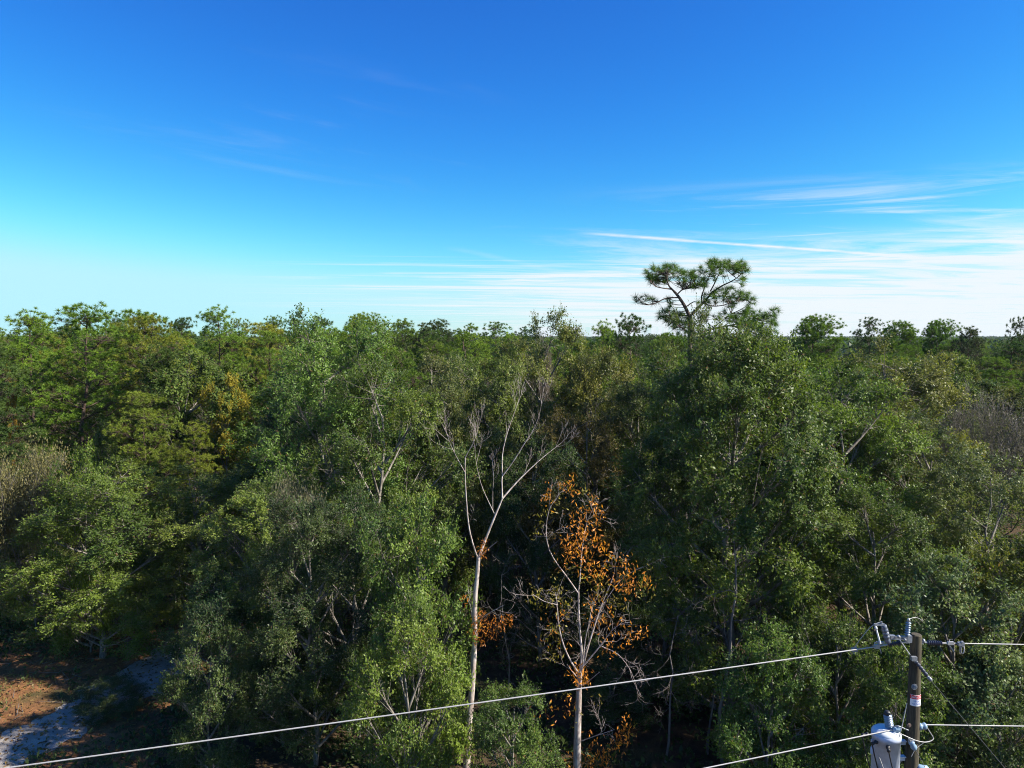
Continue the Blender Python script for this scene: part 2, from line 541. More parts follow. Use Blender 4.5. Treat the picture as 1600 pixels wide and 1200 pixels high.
def make_oak(seed, H=14.0, Rr=4.0, base=0.25, nl=26, cl=8, tw=13, lpt=16, L=0.11, Wd=0.065,
             lobe=0.34, twigs=True, up=0.30, spray=0.70, trunk_r=0.17, sides=5, twl=(0.45, 0.95)):
    rng = np.random.default_rng(seed)
    bark, leaf = Geo(), Geo()
    # trunk
    n = 9
    tz = np.linspace(0, H * 0.86, n)
    wob = np.cumsum(rng.normal(0, 0.13, (n, 2)), 0)
    wob -= wob[0]
    tp = np.c_[wob, tz]
    bark.tube(tp, np.linspace(trunk_r, 0.035, n), 7, 0.5, False)
    # limb ends
    s = (np.arange(nl) + rng.uniform(0, 1, nl)) / nl
    s = s ** 0.9
    z = H * (base + (1 - base) * 0.95 * s)
    prof = np.where(s > 0.42, np.maximum(0.05, 1 - ((s - 0.42) / 0.60) ** 2.3) ** 0.5, 0.72 + 0.28 * s / 0.42)
    phi = np.arange(nl) * 2.39996 + rng.uniform(-0.5, 0.5, nl) + rng.uniform(0, 6.28)
    rad = Rr * prof * rng.uniform(0.48, 0.95, nl)
    ends = np.c_[np.cos(phi) * rad, np.sin(phi) * rad, z]
    lr = Rr * lobe * rng.uniform(0.7, 1.25, nl)
    axx = np.interp(z, tp[:, 2], tp[:, 0])
    axy = np.interp(z, tp[:, 2], tp[:, 1])
    cen, cdir, ctint, twp = [], [], [], []
    for k in range(nl):
        e = ends[k]
        z0 = max(H * base * 0.55, e[2] - 0.75 * rad[k] - rng.uniform(0.2, 1.2))
        p0 = np.array([np.interp(z0, tp[:, 2], tp[:, 0]), np.interp(z0, tp[:, 2], tp[:, 1]), min(z0, H * .85)])
        mid = p0 * 0.45 + e * 0.55 + np.array([0, 0, -0.25 * rad[k] * 0.4])
        pts = curve_pts(p0, mid, e, 6)
        rr = np.linspace(0.05 + 0.012 * rad[k], 0.018, 6)
        bark.prisms(pts[:-1], pts[1:], rr[:-1], rr[1:], sides)
        off = unit(rng.normal(size=(cl, 3))) * (rng.uniform(0.15, 1, (cl, 1)) ** 0.5) * lr[k] * np.array([1, 1, 0.8])
        c = e + off
        c[:, 2] = np.maximum(c[:, 2], 0.5)
        cen.append(c)
        outw = unit(c - np.array([axx[k], axy[k], e[2] - 0.8]))
        cdir.append(unit(outw * 0.9 + unit(off) * 0.6 + np.array([0, 0, up])))
        ctint.append(np.full(cl, rng.uniform(0.2, 0.8)) + rng.normal(0, 0.13, cl))
        st = pts[rng.integers(2, 6, cl)]
        twp.append((st, c))
    cen, cdir, ctint = np.concatenate(cen), np.concatenate(cdir), np.concatenate(ctint)
    a, b = np.concatenate([t[0] for t in twp]), np.concatenate([t[1] for t in twp])
    bark.prisms(a, b, 0.018, 0.008, 3)
    nC = len(cen)
    d = unit(cdir[:, None] * spray + rng.normal(size=(nC, tw, 3)) * 0.62)
    ln = rng.uniform(twl[0], twl[1], (nC, tw)) * (Rr / 4.0) ** 0.4
    if twigs:
        bark.prisms(np.repeat(cen, tw, 0), (cen[:, None] + d * ln[..., None] * 0.92).reshape(-1, 3), 0.007, 0.003, 3)
    u = rng.uniform(0.12, 1.02, (nC, tw, lpt))
    pos = cen[:, None, None] + d[:, :, None] * (ln[..., None] * u)[..., None]
    pos = pos + rng.normal(0, L * 0.55, pos.shape)
    ax = d[:, :, None] * 0.5 + rng.normal(size=pos.shape) * 0.75
    t = ctint[:, None, None] + rng.normal(0, 0.07, (nC, tw, 1)) + rng.normal(0, 0.15, (nC, tw, lpt))
    t = np.clip(t, 0, 0.955)
    t = np.where(rng.uniform(size=t.shape) < 0.012, 1.0, t)
    lc = np.repeat(ends - np.array([0, 0, 0.3]), cl, 0)
    fc = unit(pos - lc[:, None, None]) * 0.75 + unit(pos - np.array([0, 0, H * 0.5])) * 0.45 + np.array([0, 0, 0.25])
    leaves_at(leaf, pos.reshape(-1, 3), ax.reshape(-1, 3), L, Wd, rng, t.ravel(), fc.reshape(-1, 3))
    return bark.mesh('trunk', M_BARK), leaf.mesh('crown', M_LEAF if L < 0.15 else M_LEAFD)


def needles(G, cen, cdir, rng, n, L, wd, tint, spread=0.9):
    nC = len(cen)
    d = unit(cdir[:, None] * 0.75 + unit(rng.normal(size=(nC, n, 3))) * spread)
    l = L * rng.uniform(0.7, 1.15, (nC, n, 1))
    side = unit(np.cross(d, rng.normal(size=d.shape))) * wd / 2
    c = np.repeat(cen[:, None], n, 1)
    tip = c + d * l
    tip[..., 2] -= 0.10 * l[..., 0]
    q = np.stack([c + d * 0.02 - side, c + d * 0.02 + side, tip], 2).reshape(-1, 3, 3)
    t = np.clip(np.repeat(tint[:, None], n, 1) + rng.normal(0, 0.13, (nC, n)), 0, 0.97)
    G.polys(q, t.ravel())


def make_pad_pine(seed, H=17.0, Rr=3.1, cs=0.4, npad=22, tpp=44, nn=34, L=0.28, wd=0.030, prof='round', lean=0.0, trunk_r=0.17, fork=None, gap=1.0):
    """pine whose needles sit in layered, ragged pads carried by forking limbs"""
    rng = np.random.default_rng(seed)
    bark, leaf = Geo(), Geo()
    n = 12
    tz = np.linspace(0, H * 0.95, n)
    wob = np.cumsum(rng.normal(0, 0.11, (n, 2)), 0)
    wob -= wob[0]
    wob[:, 0] += lean * (tz / H) ** 1.5
    tp = np.c_[wob, tz]
    bark.tube(tp, np.linspace(trunk_r, 0.035, n), 7, 0.5, False)
    s = (np.arange(npad) + rng.uniform(0, 1, npad)) / npad
    z = H * (cs + (0.965 - cs) * s)
    if prof == 'round':
        pr = np.maximum(0.03, 1 - (np.abs(s - 0.42) / 0.62) ** 2.4) ** 0.5
    else:
        pr = 0.65 + 0.35 * s
    phi = np.arange(npad) * 2.39996 + rng.uniform(-0.5, 0.5, npad)
    rad = Rr * pr * rng.uniform(0.35, 0.85, npad)
    rad[-2:] *= (0.45, 0.12)
    z[:-2] -= H * 0.02
    z[-1] = H * 0.955
    C, D, T = [], [], []
    for k in range(npad):
        e = np.array([np.interp(z[k], tp[:, 2], tp[:, 0]) + math.cos(phi[k]) * rad[k],
                      np.interp(z[k], tp[:, 2], tp[:, 1]) + math.sin(phi[k]) * rad[k], z[k]])
        z0 = max(H * cs * 0.8, z[k] - 0.35 * rad[k] - rng.uniform(0.1, 0.9))
        z0 = min(z0, H * 0.94)
        p0 = np.array([np.interp(z0, tp[:, 2], tp[:, 0]), np.interp(z0, tp[:, 2], tp[:, 1]), z0])
        m1 = p0 * 0.45 + e * 0.55 + rng.normal(0, 0.15, 3) + np.array([0, 0, -0.12 * rad[k]])
        pts = curve_pts(p0, m1, e, 6)
        rr = np.linspace(0.018 + 0.014 * rad[k], 0.014, 6)
        bark.prisms(pts[:-1], pts[1:], rr[:-1], rr[1:], 4)
        pw = Rr * rng.uniform(0.26, 0.46)
        m = int(tpp * rng.uniform(0.6, 1.25) * (pw / (0.36 * Rr)) ** 1.3)
        a = rng.uniform(0, 6.28, m)
        r = np.sqrt(rng.uniform(0, 1, m)) * pw * (1 + 0.35 * np.sin(a * 3 + k))
        h = (1 - (r / (pw * 1.4)) ** 2) * pw * rng.uniform(0.45, 0.85) * rng.uniform(-0.45, 1.0, m)
        c = e + np.c_[np.cos(a) * r, np.sin(a) * r, h]
        st = pts[rng.integers(3, 6, m)]
        mid = st * 0.5 + c * 0.5 - np.array([0, 0, 0.08])
        bark.prisms(st, mid, 0.012, 0.009, 3)
        bark.prisms(mid, c, 0.009, 0.006, 3)
        C.append(c)
        D.append(unit(unit(c - e + 1e-4) * 0.5 + np.array([0, 0, 0.7]) + rng.normal(0, 0.3, (m, 3))))
        T.append(np.full(m, rng.uniform(0.3, 0.68)) + rng.normal(0, 0.11, m))
    for k in range(5):
        zz = H * rng.uniform(cs * 0.5, cs)
        p0 = np.array([np.interp(zz, tp[:, 2], tp[:, 0]), np.interp(zz, tp[:, 2], tp[:, 1]), zz])
        a = rng.uniform(0, 6.28)
        e = p0 + np.array([math.cos(a), math.sin(a), rng.uniform(-0.3, 0.8)]) * rng.uniform(0.5, 1.6)
        bark.prisms(p0[None], e[None], 0.022, 0.006, 3)
    needles(leaf, np.concatenate(C), np.concatenate(D), rng, nn, L, wd, np.clip(np.concatenate(T), 0.03, 0.93), 0.95)
    return bark.mesh('trunk', M_PBARK), leaf.mesh('crown', M_NEEDLE)


def grow(rng, p, d, length, rad, depth, out, up=0.15, split=(2, 4), shrink=0.66, wig=0.16, minr=0.003, tips=None):
    """recursive bare branching; appends (p0, p1, r0, r1)"""
    n = 4
    seg = length / n
    r = rad
    for k in range(n):
        d = unit(d + rng.normal(0, wig, 3) + np.array([0, 0, up * 0.25]))
        q = p + d * seg
        r2 = max(minr, r * 0.86)
        out.append((p, q, r, r2))
        if depth > 0 and k >= 1 and rng.uniform() < 0.75:
            sd = unit(d * 0.75 + unit(rng.normal(size=3)) * 0.75 + np.array([0, 0, up]))
            grow(rng, q, sd, length * shrink * rng.uniform(0.7, 1.1), max(minr, r2 * 0.6), depth - 1, out, up, split, shrink, wig, minr, tips)
        p, r = q, r2
    if tips is not None:
        tips.append((p, d))
    if depth > 0:
        for _ in range(rng.integers(split[0], split[1])):
            sd = unit(d * 0.9 + unit(rng.normal(size=3)) * 0.6 + np.array([0, 0, up]))
            grow(rng, p, sd, length * shrink * rng.uniform(0.7, 1.1), max(minr, r * 0.72), depth - 1, out, up, split, shrink, wig, minr, tips)


def make_bare(seed, H=10.0, depth=4, mat=None, leafy=0, spread=0.9, minr=0.006, multi=1, fc=0.3, Lf=0.10):
    rng = np.random.default_rng(seed)
    out, tips = [], []
    tr = [np.array([0.0, 0, 0])]
    for k in range(multi):
        p = np.array([0.0, 0, 0])
        d = unit(np.array([rng.normal(0, 0.25 * (multi > 1)), rng.normal(0, 0.25 * (multi > 1)), 1.0]))
        h0 = H * fc
        q = p + d * h0
        out.append((p, q, 0.13 * H / 12, 0.10 * H / 12))
        for a in range(4):
            ang = a * 1.57 + rng.uniform(-0.5, 0.5)
            dd = unit(np.array([math.cos(ang) * spread, math.sin(ang) * spread, rng.uniform(0.7, 1.3)]))
            grow(rng, q - d * h0 * 0.35 * rng.uniform(0, 1), dd, H * 0.30, 0.055 * H / 12, depth - 1, out, 0.25, (2, 4), 0.66, 0.18, minr, tips)
    G = Geo()
    A = [np.array([o[i] for o in out]) for i in range(4)]
    zmax = A[1][:, 2].max()
    k = H / zmax
    G.prisms(A[0] * k, A[1] * k, A[2], A[3], 3)
    tm = G.mesh('trunk', mat or M_GREYTWIG)
    cm = None
    if leafy:
        L = Geo()
        tp = np.array([t[0] for t in tips]) * k
        td = np.array([t[1] for t in tips])
        pos = np.repeat(tp, leafy, 0) + rng.normal(0, 0.22, (len(tp) * leafy, 3))
        leaves_at(L, pos, np.repeat(td, leafy, 0) + rng.normal(0, 0.6, (len(pos), 3)), Lf, Lf * 0.55, rng,
                  np.clip(rng.normal(0.5, 0.2, len(pos)), 0, 0.95))
        cm = L.mesh('crown', M_LEAF)
    return tm, cm


# ------------------------------------------------------------------ libraries of tree meshes (shared by the copies)
OAK_NEAR = [make_oak(100 + i, H=14.0, Rr=4.0, base=b, nl=n, cl=13, tw=14, lpt=17, L=0.125, Wd=0.066, lobe=lo)
            for i, (b, n, lo) in enumerate(((0.10, 24, 0.31), (0.22, 20, 0.34), (0.12, 25, 0.30), (0.24, 20, 0.33)))]
OAK_SMALL = [make_oak(150 + i, H=8.0, Rr=2.6, base=0.06, nl=16, cl=12, tw=13, lpt=14, L=0.125, Wd=0.066, lobe=0.36, trunk_r=0.09)
             for i in range(3)]
OAK_BIG = [make_oak(181, H=15.0, Rr=4.4, base=0.04, nl=42, cl=15, tw=14, lpt=18, L=0.125, Wd=0.068, lobe=0.27, trunk_r=0.22)]
OAK_MID = [make_oak(200 + i, H=14.0, Rr=4.0, base=0.25, nl=20, cl=12, tw=9, lpt=14, L=0.19, Wd=0.105, lobe=0.33, twigs=True) for i in range(4)]
OAK_FAR = [make_oak(300 + i, H=14.0, Rr=4.0, base=0.35, nl=20, cl=11, tw=6, lpt=8, L=0.34, Wd=0.20, lobe=0.34, twigs=False, sides=3) for i in range(3)]
PINE_NEAR = [make_pad_pine(400, 17, 3.3, 0.38, 30, 46, 40, 0.28, 0.032, 'round', 0.7),
             make_pad_pine(401, 17, 3.0, 0.32, 34, 46, 40, 0.28, 0.032, 'round', -0.4),
             make_pad_pine(402, 17, 3.0, 0.25, 38, 44, 40, 0.28, 0.032, 'round', 0.2),
             make_pad_pine(403, 17, 3.1, 0.60, 34, 50, 36, 0.30, 0.036, 'round', 0.0)]
PINE_FAR = [make_pad_pine(410, 17, 3.2, 0.50, 26, 34, 28, 0.34, 0.055, 'round', 0.4),
            make_pad_pine(411, 17, 3.3, 0.62, 18, 34, 28, 0.34, 0.055, 'flat', -0.4),
            make_pad_pine(412, 17, 3.0, 0.45, 28, 32, 28, 0.34, 0.055, 'round', 0.1)]
BARE = [make_bare(500 + i, 11, 5, M_GREYTWIG, 3, 0.9, 0.008) for i in range(2)]
TAN = [make_bare(510, 5.0, 5, M_GREYTWIG, 8, 1.1, 0.006, 2, 0.15, 0.09)]
LIBS = {'big': OAK_BIG, 'oak': OAK_NEAR, 'small': OAK_SMALL, 'mid': OAK_MID, 'far': OAK_FAR, 'pine': PINE_NEAR, 'pinefar': PINE_FAR, 'bare': BARE, 'tan': TAN}
LIB_H = {'big': 15.0, 'oak': 14.0, 'small': 8.0, 'mid': 14.0, 'far': 14.0, 'pine': 17.0, 'pinefar': 17.0, 'bare': 11.0, 'tan': 5.0}
LIB_R = {'big': 4.4, 'oak': 4.0, 'small': 2.6, 'mid': 4.0, 'far': 4.0, 'pine': 3.1, 'pinefar': 3.0, 'bare': 4.2, 'tan': 2.6}
NAMES = {'big': 'oak_tree', 'oak': 'oak_tree', 'small': 'small_oak', 'mid': 'oak_tree', 'far': 'oak_tree', 'pine': 'pine_tree', 'pinefar': 'pine_tree',
         'bare': 'bare_tree', 'tan': 'tan_bush'}
CATS = {'tan': 'bush'}
# real-world leaf colours
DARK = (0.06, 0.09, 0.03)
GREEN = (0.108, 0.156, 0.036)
BRIGHT = (0.136, 0.192, 0.036)
OLIVE = (0.124, 0.146, 0.04)
GREYG = (0.118, 0.136, 0.06)
YELLOW = (0.25, 0.2, 0.03)
ORANGE = (0.24, 0.14, 0.035)
PINEC = (0.118, 0.19, 0.026)
PINEY = (0.165, 0.2, 0.026)
PINED = (0.062, 0.105, 0.026)
TANC = (0.145, 0.158, 0.068)
MOSS = (0.115, 0.1, 0.085)

TREES = []
PLACED = []


def plant(kind, x, y, H, rad, colour, label, group=None, var=None, rot=None, seed=None, cat=None, name=None):
    lib = LIBS[kind]
    i = len(PLACED)
    rr = random.Random(i * 7 + 3)
    v = rr.randrange(min(3, len(lib))) if var is None and kind == 'pine' else rr.randrange(len(lib)) if var is None else var % len(lib)
    tm, cm = lib[v]
    t = thing(name or NAMES[kind], label, cat or CATS.get(kind, 'tree'), (x, y, 0), group)
    s = rad / LIB_R[kind]
    t.scale = (s, s, H / LIB_H[kind])
    t.rotation_euler = (0, 0, rr.uniform(0, 6.28) if rot is None else rot)
    link('trunk', tm, t)
    if cm is not None:
        c = link('crown', cm, t)
        v_ = rr.uniform(0.82, 1.2)
        if kind == 'tan':
            v_ = 1.0
        j = [v_ * rr.uniform(0.86, 1.12), v_ * rr.uniform(0.94, 1.06), v_ * rr.uniform(0.85, 1.15)]
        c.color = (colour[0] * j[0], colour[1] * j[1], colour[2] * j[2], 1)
    PLACED.append((x, y, rad))
    TREES.append(t)
    return t


def hero(kind, px, top, d, hw, colour, label, var=None, rot=None, group=None, name=None):
    p = W(px, top, d)
    return plant(kind, p[0], d, p[2], hw * d / F_PX, colour, label, group, var, rot, name=name)


# ------------------------------------------------------------------ the trees one can point to (photo pixel of the top, metres ahead, half width in pixels)
HEROES = [
    # front row, right half
    ('big', 1155, 516, 27.6, 172, GREEN, 'tall dense green oak standing in front of the flat-topped umbrella pine', 0, 0.4),
    ('oak', 1330, 600, 31.0, 125, GREEN, 'leafy green oak filling the slope just right of the tallest front oak', 1, 1.2),
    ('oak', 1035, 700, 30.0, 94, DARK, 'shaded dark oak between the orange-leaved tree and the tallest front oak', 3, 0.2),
    ('oak', 1400, 548, 37.0, 123, OLIVE, 'olive rounded oak below the cluster of pines on the right skyline', 3, 0.2),
    ('oak', 1450, 655, 32.0, 118, GREYG, 'grey-green fine-leaved oak left of the grey mossy tree', 0, 3.3),
    ('oak', 1535, 730, 28.0, 123, GREYG, 'grey-green oak in front of the grey mossy tree at the right edge', 1, 4.1),
    ('oak', 1365, 775, 25.5, 129, GREEN, 'green oak directly above the power line where it meets the pole', 2, 5.0),
    ('small', 1500, 895, 22.5, 118, GREYG, 'rounded oak thicket behind the top of the utility pole', 0, 0.3),
    ('small', 1590, 850, 23.5, 100, OLIVE, 'olive thicket cut by the right edge above the right-hand wire', 1, 1.3),
    ('small', 1305, 965, 22.0, 92, GREEN, 'low green oak behind the wire, left of the transformer', 2, 2.2),
    ('small', 1400, 1020, 20.5, 82, GREEN, 'small leafy oak right behind the transformer', 0, 3.1),
    ('small', 1560, 1030, 21.0, 88, DARK, 'dark small oak behind the guy wire of the utility pole', 1, 4.0),
    ('small', 1215, 985, 21.5, 88, GREEN, 'small green oak crossed by the long wire below the tallest front oak', 2, 5.1),
    ('oak', 1082, 507, 33.5, 78, OLIVE, 'olive oak top reaching the fork of the umbrella pine', 1, 0.6),
    # front row, centre and left
    ('oak', 525, 500, 36.0, 123, GREEN, 'tall narrow oak with a pale bare stretch of trunk showing', 0, 2.6),
    ('oak', 600, 585, 33.5, 123, GREEN, 'green oak left of the forked dead tree', 1, 3.0),
    ('oak', 470, 640, 39.0, 106, DARK, 'dark green oak below the tall narrow oak', 2, 0.9),
    ('oak', 690, 600, 39.5, 100, OLIVE, 'olive oak right behind the upper twigs of the forked dead tree', 3, 1.9),
    ('oak', 765, 560, 42.0, 88, GREEN, 'bright green oak beyond the top of the forked dead tree', 0, 5.5),
    ('oak', 850, 508, 44.0, 94, OLIVE, 'olive oak reaching the skyline under the bare twigs', 1, 0.0),
    ('oak', 935, 545, 42.0, 88, OLIVE, 'olive oak left of the flat-topped umbrella pine, below the skyline', 2, 2.1),
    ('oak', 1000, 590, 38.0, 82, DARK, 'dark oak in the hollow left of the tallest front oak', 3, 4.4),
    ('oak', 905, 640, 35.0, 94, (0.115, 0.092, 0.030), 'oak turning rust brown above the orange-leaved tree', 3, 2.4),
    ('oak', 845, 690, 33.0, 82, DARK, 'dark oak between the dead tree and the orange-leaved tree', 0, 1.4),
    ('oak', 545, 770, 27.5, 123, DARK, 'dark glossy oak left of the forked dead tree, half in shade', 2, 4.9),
    ('oak', 405, 760, 31.0, 106, GREEN, 'green oak right of the open left thicket', 1, 5.6),
    ('oak', 315, 735, 36.5, 106, GREEN, 'green oak standing beyond the sandy road', 3, 0.6),
    ('small', 655, 800, 24.0, 92, BRIGHT, 'bright green young oak touching the dead tree trunk', 0, 0.2),
    ('small', 632, 955, 21.5, 84, BRIGHT, 'bright green small oak above the wire, left of the dead tree base', 1, 2.9),
    ('small', 800, 1075, 20.5, 73, GREEN, 'small leafy oak between the bases of the two bare trunks', 2, 3.6),
    ('oak', 150, 735, 33.5, 129, BRIGHT, 'broad sunlit oak thicket overhanging the red-brown clearing', 0, 1.0),
    ('oak', 25, 835, 37.5, 82, OLIVE, 'olive sunlit thicket at the left edge above the clearing', 2, 4.0),
    ('oak', 220, 835, 36.5, 88, BRIGHT, 'sunlit oak thicket leaning over the sandy road', 2, 2.7),
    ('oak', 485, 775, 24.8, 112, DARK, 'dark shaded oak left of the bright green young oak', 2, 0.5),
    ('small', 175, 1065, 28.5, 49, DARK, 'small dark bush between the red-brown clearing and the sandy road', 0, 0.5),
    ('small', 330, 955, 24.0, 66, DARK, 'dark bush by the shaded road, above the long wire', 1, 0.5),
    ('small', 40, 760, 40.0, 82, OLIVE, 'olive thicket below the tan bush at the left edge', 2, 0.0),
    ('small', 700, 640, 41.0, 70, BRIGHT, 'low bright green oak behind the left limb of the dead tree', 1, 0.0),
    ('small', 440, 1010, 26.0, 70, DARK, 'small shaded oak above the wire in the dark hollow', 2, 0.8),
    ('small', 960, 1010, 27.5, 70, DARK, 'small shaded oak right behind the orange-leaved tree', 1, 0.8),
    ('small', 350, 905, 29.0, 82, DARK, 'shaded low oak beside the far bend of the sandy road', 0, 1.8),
    # left pines and colour
    ('pine', 118, 478, 50.0, 85, PINEC, 'large pine with a reddish leaning trunk near the left edge', 0, 0.0),
    ('pine', 40, 486, 56.0, 70, PINEC, 'pine cut by the left edge beside the large leaning pine', 1, 1.0),
    ('pine', 235, 483, 57.0, 68, PINEC, 'pine with a forked pale upper trunk right of the large leaning pine', 2, 2.0),
    ('pine', 338, 480, 66.0, 58, PINEC, 'broad pine with its crown above the yellow-leaved tree', 1, 3.0),
    ('pine', 290, 520, 60.0, 50, PINEY, 'yellowish pine between the forked pine and the broad pine', 0, 4.0),
    ('pine', 235, 610, 44.0, 60, PINEY, 'bright low pine at the foot of the forked pine', 2, 1.4),
    ('pine', 300, 660, 42.0, 50, PINEY, 'low bright pine under the yellow-leaved tree', 1, 0.7),
    ('pine', 395, 560, 58.0, 42, PINEY, 'slim bright pine right of the yellow-leaved tree', 2, 5.0),
    ('mid', 352, 590, 47.0, 42, YELLOW, 'tree with yellow and orange autumn leaves among the left pines', 0, 0.0),
    ('mid', 195, 640, 48.0, 24, ORANGE, 'small orange-brown leaved tree between two left pines', 1, 0.0),
    ('mid', 15, 575, 49.0, 10, ORANGE, 'orange leaved tree at the left edge under the pines', 2, 0.0),
    ('small', 130, 715, 34.0, 50, BRIGHT, 'fresh green bush at the foot of the leaning pine trunk', 0, 0.0),
    ('small', 170, 672, 45.0, 36, GREEN, 'low green bush between the leaning pine trunk and the low bright pine', 1, 0.0),
    ('tan', 45, 698, 36.0, 70, TANC, 'tan fine-twigged bush at the left edge', 0, 0.0),
    ('tan', 460, 750, 30.0, 50, (0.16, 0.15, 0.10), 'grey-tan twiggy bush in front of the dark oaks', 0, 2.0),
    # right background
    ('bare', 1562, 590, 42.0, 98, MOSS, 'grey mossy leafless tree at the right edge', 0, 0.0),
    ('bare', 1515, 625, 42.0, 60, MOSS, 'smaller grey leafless tree left of the grey mossy one', 1, 1.0),
    ('mid', 1490, 560, 58.0, 50, OLIVE, 'olive oak above the grey leafless trees', 1, 0.0),
    ('pine', 1570, 535, 66.0, 55, PINED, 'dark spreading pine at the right edge below the horizon', 0, 0.0),
    ('pine', 1266, 487, 76.0, 46, PINEC, 'rounded pine standing alone on the skyline right of the umbrella pine', 3, 1.0),
    ('pinefar', 1357, 498, 96.0, 30, PINED, 'small open-crowned pine on the skyline, see-through against the sky', 1, 0.0),
    ('pine', 1418, 497, 84.0, 36, PINEC, 'left pine of the cluster on the right skyline', 3, 3.0),
    ('pine', 1462, 495, 88.0, 36, PINEC, 'tallest pine of the cluster on the right skyline', 3, 1.0),
    ('pinefar', 1510, 509, 80.0, 32, (0.07, 0.085, 0.05), 'thin greyish pine right of the cluster on the skyline', 0, 0.0),
    ('pinefar', 1594, 498, 74.0, 24, PINED, 'sparse pine top cut by the right edge at the skyline', 1, 2.0),
    ('pine', 992, 494, 56.0, 48, PINED, 'wide dark pine just left of the umbrella pine', 0, 2.4),
    ('pine', 940, 503, 66.0, 40, PINEC, 'pine left of the wide dark pine on the skyline', 1, 0.3),
    ('pine', 1015, 590, 40.0, 45, PINEC, 'drooping young pine in the hollow left of the tallest front oak', 2, 0.4),
    # middle skyline
    ('pine', 420, 496, 88.0, 34, PINEC, 'pine on the skyline above the slim bright pine', 0, 0.5),
    ('pine', 458, 493, 95.0, 34, PINED, 'dark pine on the skyline left of the tall narrow oak', 1, 0.8),
    ('pine', 560, 484, 82.0, 46, PINEC, 'tallest rounded pine on the middle skyline', 3, 1.7),
    ('pine', 510, 494, 90.0, 28, PINED, 'slim dark pine directly behind the tall narrow oak', 2, 1.7),
    ('pinefar', 622, 497, 98.0, 40, PINEC, 'pine on the skyline right of the tallest rounded pine', 0, 1.1),
    ('pinefar', 680, 497, 96.0, 42, PINED, 'dark rounded pine near the middle of the skyline', 0, 2.1),
    ('pinefar', 728, 503, 104.0, 34, PINEC, 'green pine right of the dark rounded skyline pine', 2, 0.1),
    ('pinefar', 772, 505, 110.0, 36, PINEC, 'broad low pine on the skyline left of the bare twigs', 1, 0.4),
    ('pinefar', 812, 508, 105.0, 30, PINED, 'small dark pine on the skyline beside the bare twigs', 2, 0.4),
    ('pinefar', 882, 514, 110.0, 34, PINEC, 'low pine on the skyline right of the bare twigs', 0, 0.4),
    ('pine', 180, 492, 84.0, 34, PINED, 'dark pine on the skyline between the leaning pine and the forked pine', 1, 0.4),
    ('bare', 850, 489, 46.0, 30, MOSS, 'bare twiggy treetop poking above the skyline in the middle', 0, 0.3),
]
for h in HEROES:
    hero(*h[:7], var=h[7], rot=h[8])
for k, (px, top, d, hw, lab) in enumerate(((1695, 905, 24.0, 90, 'low oak just beyond the right edge, nearest the wires'), (1720, 800, 30.0, 100, 'oak just beyond the right edge behind the low one'),
                                           (1745, 700, 38.0, 100, 'oak beyond the right edge beside the grey mossy tree'), (1740, 640, 50.0, 90, 'far oak beyond the right edge below the dark spreading pine'))):
    hero('mid', px, top, d, hw, (OLIVE, GREEN)[k % 2], lab, var=k, rot=k)

# ------------------------------------------------------------------ the rest of the wood, tree by tree
SKX = [-400, 0, 100, 180, 230, 340, 420, 510, 560, 620, 680, 760, 850, 900, 960, 1040, 1200, 1240, 1330, 1440, 1600, 2000]
SKY_ = [495, 492, 486, 497, 490, 488, 501, 503, 494, 505, 505, 511, 516, 519, 510, 513, 523, 530, 536, 528, 534, 530]
ANCH = [(118, 500, 'the large leaning pine'), (338, 500, 'the broad left pine'), (352, 620, 'the yellow-leaved tree'),
        (525, 540, 'the tall narrow oak'), (560, 490, 'the tallest middle skyline pine'), (680, 500, 'the dark rounded skyline pine'),
        (850, 500, 'the bare twigs on the skyline'), (992, 500, 'the wide dark pine'), (1090, 430, 'the umbrella pine'),
        (1266, 500, 'the lone skyline pine'), (1440, 500, 'the skyline pine cluster'), (1560, 640, 'the grey mossy tree'),
        (1400, 560, 'the olive rounded oak'), (780, 650, 'the forked dead tree'), (1140, 560, 'the tallest front oak')]
TONES = {DARK: 'dark', GREEN: 'green', OLIVE: 'olive', GREYG: 'grey-green', PINEC: 'green', PINEY: 'yellowish', PINED: 'dark', BRIGHT: 'bright',
         MOSS: 'grey'}
rf = random.Random(77)
FILL, FILLED = 0, []
HIDDEN = {45, 54, 56, 59, 70, 71, 83, 85, 86, 87, 91, 93, 96, 100, 104, 109, 112, 113, 114, 115, 116, 118, 121, 122, 127, 131, 133, 136, 138, 144, 145, 146, 147, 150, 157, 159, 161, 162, 165, 166, 171, 172, 174, 175, 176, 177, 179, 180, 183, 187, 191, 193, 194, 195, 196, 197, 198, 199, 200, 202, 204, 205, 206, 208, 209, 213, 214, 215, 216, 217, 219, 220, 221, 225, 226, 227, 228, 231, 237, 238, 240, 242, 243, 244, 245, 246, 247, 248, 249, 250, 251, 252, 257, 259, 260, 265, 266, 267, 270, 271, 272, 273, 274, 275, 276, 278, 280, 283, 285, 286, 287, 288, 289, 293, 294, 296, 297, 298, 304, 305, 306, 307, 309, 310, 311, 312, 313, 314, 317, 318, 320, 324, 325, 327, 328, 329, 330, 331, 332, 333, 334, 336, 337, 338, 340}      # trees wholly behind others
cells = []
d = 36.0
while d < 235:
    step = 5.2 if d < 62 else (6.6 if d < 100 else (10.0 if d < 150 else 17.0))
    half = d * 0.74
    x = -half
    while x < half:
        cells.append((x + rf.uniform(-0.4, 0.4) * step, d + rf.uniform(-0.4, 0.4) * step, step))
        x += step
    d += step * 0.92
